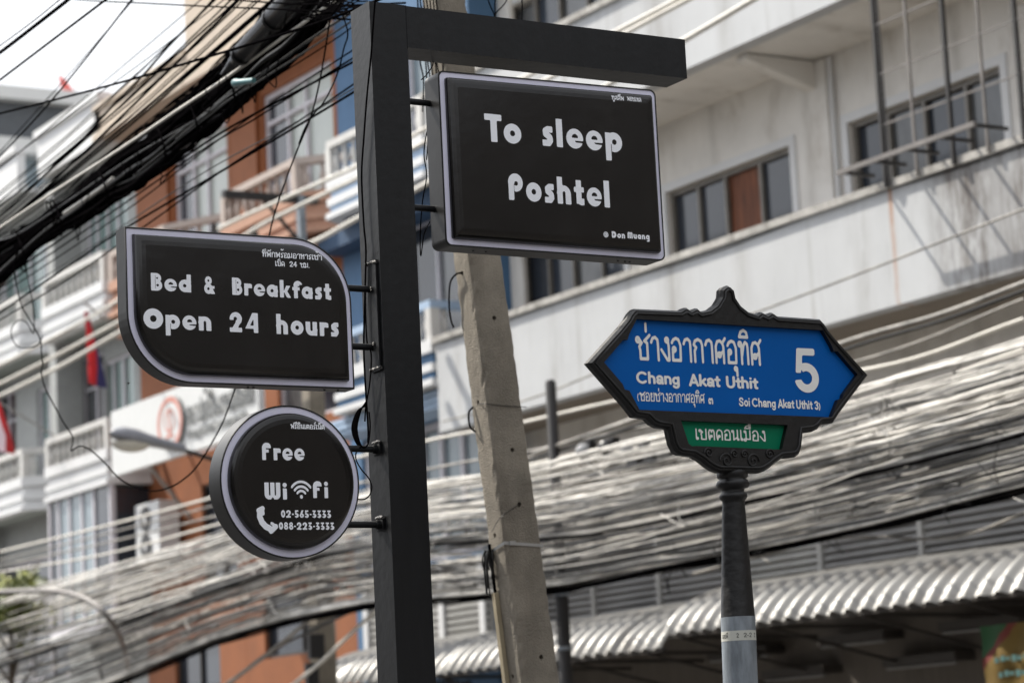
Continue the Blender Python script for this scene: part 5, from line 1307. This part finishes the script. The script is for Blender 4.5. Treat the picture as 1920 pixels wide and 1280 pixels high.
# pale spaced aerial cables on insulators
AER = [
 ([(-40,760),(0,742),(110,688),(219,626),(330,566),(460,500),(585,455),(671,409),(760,366),(880,300),(1010,238),(1180,135),(1310,60),(1420,-5)], .030),
 ([(-40,738),(0,719),(110,664),(219,605),(330,545),(462,440),(560,387),(671,334),(760,286),(880,222),(1010,158),(1175,62),(1290,0),(1330,-22)], .026),
 ([(-40,700),(0,684),(110,627),(219,565),(310,497),(406,432),(520,378),(671,311),(760,262),(880,198),(1010,132),(1170,52),(1280,-6),(1320,-30)], .026)]
LB = ['lowest of three thick pale aerial cables passing behind the steel post', 'middle one of three thick pale aerial cables passing behind the steel post', 'uppermost of three thick pale aerial cables passing behind the steel post']
for (pp, r), lb in zip(AER, LB):
    cable([at_x(x, y, 13.75) for x, y in pp], r, M_CABLE_PALE, lb, 'pale spaced aerial cables', seg=8, n=8)

# the thick black bundle coming down from the concrete pole to the upper left
CORE = [(-70, 548), (0, 490), (60, 446), (120, 402), (200, 345), (280, 288), (350, 233), (420, 172), (480, 112), (540, 46), (590, -10), (640, -64), (700, -125), (800, -215), (880, -280)]
HALF = [(-70, 40), (0, 38), (60, 24), (120, 24), (180, 36), (250, 40), (300, 44), (360, 44), (430, 50), (500, 58), (560, 66), (640, 60), (760, 45), (880, 30)]
r_ = random.Random(23)
NB = 125
for i in range(NB):
    o0 = r_.uniform(-1, 1) if i > 9 else -.7+.155*i; dpt = r_.uniform(-.12, .20)
    w1 = wob(r_, .22, .010); w2 = wob(r_, .10 if r_.random() < .7 else .26, .045); rad = r_.choice((.006, .008, .010, .0125, .015)) if i > 9 else .034
    pts = []
    for q in range(74):
        x = -70 + 950*q/73
        h = interp(HALF, x); y = interp(CORE, x) + (o0 + w1(x) + w2(x))*h
        pts.append(at_x(x, y, 5.72 + dpt*(.4+.6*h/60)))
    cable(pts, rad, M_CABLE_BLACK if r_.random() < .82 else M_CABLE_DARK, 'black cable in the thick tangled bundle coming down from the upper left', 'cables of the thick black bundle', n=5)
m = MB(); r_ = random.Random(61)
for i in range(190):
    xa = r_.uniform(-70, 420); xb = min(880, xa+r_.uniform(180, 620)); oa = r_.uniform(-1.7, 1.15) if i % 4 == 0 else r_.uniform(-1.1, 1.05); ob_ = max(-1.3, min(1.1, oa*.7+r_.gauss(0, .35))); w2 = wob(r_, .12, .05); pts = []
    for q in range(40):
        t_ = q/39; x = xa+(xb-xa)*t_; pts.append(at_x(x, interp(CORE, x) + (oa+(ob_-oa)*t_+w2(x))*interp(HALF, x), 5.86 + .10*math.sin(i)))
    m.tube(pts, r_.choice((.0035, .0045, .006)), 4)
tag(m.build('wire_tangle', M_CABLE_BLACK), 'hair thin black strands woven through the thick bundle at the upper left', 'wires', kind='stuff')
# the straight pale messenger strand carrying it, and a black splice closure
cable([at_x(x, y, 5.5) for x, y in [(-60, 468), (0, 427), (110, 354), (225, 280), (330, 209), (423, 147), (520, 78), (640, -8), (760, -100)]], .0080, M_CABLE_PALE, 'straight pale messenger strand along the thick black bundle', None, seg=6)
cable([at_x(x, y, 5.55) for x, y in [(120, 400), (160, 373), (190, 352), (212, 334)]], .010, M_CABLE_PALE, 'short pale sheathed cable end lashed onto the black bundle', None, seg=5)
sc = thing('splice_closure', 'fat black cylindrical cable splice closure hanging on the bundle at the top', 'cable closure', tuple(at_x(500, 62, 5.5)))
A_, B_ = at_x(418, 140, 5.46), at_x(590, -46, 5.46)
pr = lambda t_: A_.lerp(B_, t_)
m = MB(); m.tube([pr(t_) for t_ in (0, .06, .14, .20, .205, .56, .565, 1.0)], [.014, .020, .034, .040, .052, .054, .060, .060], 18); m.build('body', M_CLOSURE, sc)
for ta, tb_, rr_ in ((.20, .215, .0555), (.56, .575, .0625)):
    m = MB(); m.tube([pr(ta), pr(tb_)], rr_, 18); m.build('collar', M_CABLE_DARK, sc)
tc_ = thing('cable_cap', 'small turquoise plastic cap lashed under the black bundle', 'cable cap', tuple(at_x(452, 155, 5.4)))
m = MB(); a, b = at_x(440, 156, 5.4), at_x(476, 151, 5.4); d = (b-a); m.tube([a, a+d*.12, a+d*.25, b], [.020, .022, .017, .013], 14); m.build('cap', M_TEAL, tc_)
# knots, lashings and stray loops on the bundle
for (px, py, s_) in ((105, 408, 34), (192, 355, 34), (95, 400, 22), (300, 268, 30), (430, 165, 30), (420, 140, 22), (35, 470, 40), (360, 225, 34)):
    c = at_x(px, py, 5.52); pts = []
    for k in range(15):
        a = 2*math.pi*k/14; pts.append(at_x(px + s_*.20*math.cos(a) + s_*.45*math.sin(a)*.6, py + s_*math.sin(a), 5.70-.20*math.cos(a)))
    cable(pts, .006, M_CABLE_BLACK, 'black lashing wire wound around the thick cable bundle', 'lashings on the black bundle', name='lashing_wire', n=5)
r_ = random.Random(41)
for k in range(16):
    px = r_.uniform(20, 560); py = interp(CORE, px) + r_.uniform(.5, 1.0)*interp(HALF, px)*r_.choice((-1, .9, 1))
    pts = [at_x(px + dx, py + dy, 5.45) for dx, dy in ((0, 0), (r_.uniform(-14, 10), r_.uniform(8, 22)), (r_.uniform(0, 16), r_.uniform(24, 46)), (r_.uniform(10, 26), r_.uniform(6, 24)), (r_.uniform(18, 40), r_.uniform(-20, 0)))]
    cable(pts, .0032, M_CABLE_BLACK, 'thin black wire loop sticking out of the thick cable bundle', 'wire loops on the black bundle', name='wire_loop', seg=6, n=5)
# fan of thin wires above the bundle
FAN = [((-30,318),(248,0)), ((-30,340),(420,-40)), ((-30,386),(392,0)), ((-30,392),(405,-10)), ((-30,402),(425,0)), ((-30,412),(440,-5)), ((-30,420),(460,-10)), ((-30,432),(472,0)), ((-30,440),(490,-10)), ((-30,446),(505,-5)), ((-30,452),(520,-12)), ((-30,456),(470,-30)), ((-30,466),(560,-15)), ((-30,436),(412,-22)), ((-30,425),(455,-30))]
r_ = random.Random(77)
for i, (a, b) in enumerate(FAN):
    w = wob(r_, 2.2, .02); pts = []
    for k in range(30):
        t_ = k/29*1.25; x = a[0]+(b[0]-a[0])*t_; y = a[1]+(b[1]-a[1])*t_ + 14*math.sin(math.pi*min(1, t_/1.25))*(1 if i > 1 else .3); pts.append(at_x(x, y + (w(x) if i > 1 else 0), 5.75+.15*math.sin(i*2.1)))
    cable(pts, r_.choice((.0035, .0045, .006, .0075)), M_CABLE_BLACK, 'thin black wire in the fan above the thick bundle', 'thin wires above the black bundle', name='overhead_wire', n=5)
# single wires below the bundle down to the steel post and past it
BEL = [[(-30,452),(40,435),(240,300),(380,218),(540,118),(690,20)], [(-30,610),(0,586),(150,484),(210,443),(380,342),(555,238),(650,181),(690,157),(760,118)], [(-30,572),(0,553),(160,448),(270,370),(420,255),(560,160),(700,70)], [(-30,590),(0,570),(160,470),(380,325),(545,235),(690,150),(760,110)],
       [(-30,560),(0,540),(170,425),(380,281),(470,228),(544,182),(690,92),(760,50)], [(-30,548),(0,527),(200,390),(320,312),(420,246),(530,186),(690,102),(760,66)], [(250,330),(350,250),(460,165),(560,90),(660,20)], [(300,300),(430,195),(540,130),(640,66),(700,20)], [(-30,622),(0,600),(130,522),(280,418),(420,318),(580,214),(690,140)], [(330,262),(430,180),(520,118),(600,62),(690,6)]]
for i, pp in enumerate(BEL):
    cable([at_x(x, y, 5.6+.04*(i % 3)) for x, y in pp], (.0048, .0065, .0040, .0034)[i % 4], M_CABLE_BLACK if i % 3 else M_CABLE_DARK, 'thin black wire slanting down below the thick bundle behind the breakfast sign', 'thin wires below the black bundle', name='overhead_wire', seg=8, n=5)
LONE = [
 ([(-40,222),(0,213),(120,183),(240,151),(346,120),(480,80),(600,42),(690,8),(740,-12)], 4.9, .0062, 'long black wire crossing the sky from the left edge to the top of the post', 'cable'),
 ([(60,-12),(146,0),(260,6),(400,13),(525,18),(600,22),(690,24),(760,20)], 5.3, .0046, 'nearly level black wire along the top edge of the picture', 'cable'),
 ([(380,-6),(460,2),(560,8),(660,10),(760,6)], 5.35, .005, 'short level black wire just under the top edge beside the post', 'cable'),
 ([(-40,126),(0,99),(64,50),(128,0),(190,-50)], 4.6, .0100, 'thickest single black cable cutting the upper left corner of the sky', 'cable'),
 ([(-40,115),(0,86),(60,42),(112,0),(150,-30)], 4.62, .0034, 'thin black wire beside the thickest cable in the corner of the sky', 'cable'),
 ([(-40,180),(0,150),(95,78),(193,4),(240,-32)], 4.7, .0064, 'medium black cable crossing the sky below the corner cable', 'cable'),
 ([(-40,335),(0,293),(80,208),(165,105),(248,-2),(280,-44)], 5.0, .0050, 'steep black wire rising across the grey building into the sky', 'cable'),
 ([(-40,338),(0,312),(90,246),(180,180),(290,100),(420,0)], 5.6, .0030, 'hair thin wire crossing the white parapet into the sky', 'cable')]
for pp, D, r, lb, ct in LONE:
    cable([at_x(x, y, D) for x, y in pp], r, M_CABLE_BLACK, lb, None, name='overhead_wire', seg=8, n=6)
# wires that hang down
cable([at_x(x, y, 5.2) for x, y in [(640,5),(620,36),(612,80),(600,150),(583,219),(560,275),(535,340),(515,400),(505,440),(492,500),(470,600),(452,690),(440,730),(428,765),(416,795),(400,825),(375,866),(352,892),(319,913),(280,920),(239,906),(219,892),(195,866),(169,843),(150,836),(133,844),(137,821),(118,790),(100,757),(84,725),(78,700),(80,680),(78,663),(75,635),(56,600),(40,572),(30,530),(27,500),(30,480),(45,458)]], .0042, M_CABLE_BLACK, 'long kinked black wire hanging in a loop from the bundle under the breakfast sign', None, name='hanging_wire', seg=5, n=6)
cable([at_x(x, y, 5.18) for x, y in [(640,22),(652,62),(645,90),(632,140),(608,190),(588,214),(572,240),(560,270)]], .0036, M_CABLE_BLACK, 'kinked black wire dangling beside the top of the post', None, name='hanging_wire', seg=5, n=5)
cable([at_x(x, y, 5.4) for x, y in [(48,500),(56,540),(62,575),(64,605),(62,625),(50,605),(35,600),(22,615),(22,632),(34,650),(55,652),(72,645),(80,630)]], .0034, M_CABLE_BLACK, 'thin wire ending in a small open coil near the left edge', None, name='hanging_wire', seg=5, n=5)

# wires clipped to the steel post
def at_l(px, py): return at_x(px, py, 4.094)
cable([at_l(x, y)+Vector((-.004,0,0)) for x, y in [(706,-6),(703,30),(698,100),(690,180),(684,260),(680,330),(684,420),(688,470),(686,560),(684,650),(687,720),(692,800),(692,830)]], .0032, M_CABLE_BLACK, 'thin black cable running down the left face of the steel post', None, name='clipped_cable', seg=6, n=6)
cable([at_l(x, y)+Vector((-.008,0,0)) for x, y in [(690,470),(689,560),(692,640),(700,665),(697,720),(690,760),(688,790)]], .0026, M_CABLE_BLACK, 'second thin cable clipped beside the weld plate on the steel post', None, name='clipped_cable', seg=6, n=6)
for k in range(6):
    dx = [-14, -10, -7, -4, -1, 2][k]
    pts = [at_x(688, 760-2*k, 4.06-.012*k), at_x(676+dx*.4, 770, 4.05-.01*k), at_x(664+dx*.3+k, 800, 4.03), at_x(668+dx*.2+k, 825, 4.03), at_x(676+k, 838, 4.04), at_x(690, 832, 4.06), at_x(694, 800, 4.085), at_x(692, 772, 4.09)]
    cable(pts, .0024, M_CABLE_BLACK, 'coil of spare black sign wire hanging at the round sign bracket', 'coil of spare wire at the post', name='wire_coil', seg=6, n=5)
cable([at_x(x, y, 4.03) for x, y in [(676,838),(668,848),(668,862),(678,880),(690,894),(697,910),(694,926),(686,934),(676,936),(662,934)]], .0024, M_CABLE_BLACK, 'single black sign wire curling from the coil into the round sign', None, name='sign_wire', seg=6, n=5)
cable([at_y(x, y, 7.80) for x, y in [(790,150),(800,140),(812,120),(806,105)]], .002, M_CABLE_BLACK, 'short wire hanging under the post arm near its corner', None, name='sign_wire', seg=6, n=5)
cable([at_y(x, y, 7.80) for x, y in [(800,300),(806,220),(812,216),(800,250),(795,290),(800,330),(792,380),(788,440),(789,480),(795,440),(806,415)]], .0022, M_CABLE_BLACK, 'thin black wire dangling between the post and the hotel name sign', None, name='sign_wire', seg=6, n=5)
# wires gathered on the concrete pole behind the corner of the post
for k in range(7):
    x0 = 790+6*k
    cable([at_y(x0-14+rnd.uniform(-4,4), -60, 9.85), at_y(x0-6, 20, 9.86), at_y(x0+rnd.uniform(-4,4), 110, 9.86), at_y(x0+4, 150, 9.86), at_y(x0+rnd.uniform(-3,5), 210, 9.87)], .0035, M_CABLE_BLACK, 'black down wire on the concrete pole seen under the corner of the arm', 'down wires on the concrete pole', name='down_wire', seg=6, n=5)
for k, pp in enumerate(([(905,-30),(918,8),(928,34),(922,60)], [(955,-40),(950,0),(930,26),(912,60)], [(935,-40),(928,10),(932,60)], [(975,-40),(979,10),(978,60)])):
    cable([at_y(x, y, 9.6) for x, y in pp], .0030, M_CABLE_BLACK, 'short black wire end sticking up behind the post arm', 'wire ends behind the arm', name='wire_end', seg=6, n=5)
r_ = random.Random(9)
for k in range(16):
    a = (600+r_.uniform(-20, 60), r_.uniform(-5, 40)); pts = [at_x(a[0]+dx*(1 if r_.random() < .7 else -1), a[1]+dy, 5.3) for dx, dy in ((0,0), (r_.uniform(5,30), r_.uniform(-20,10)), (r_.uniform(20,50), r_.uniform(-10,16)), (r_.uniform(30,70), r_.uniform(-24,10)))]
    cable(pts, .0034, M_CABLE_BLACK, 'tangled wire offcut at the upper end of the thick bundle', 'tangled offcuts by the post top', name='wire_offcut', seg=6, n=5)
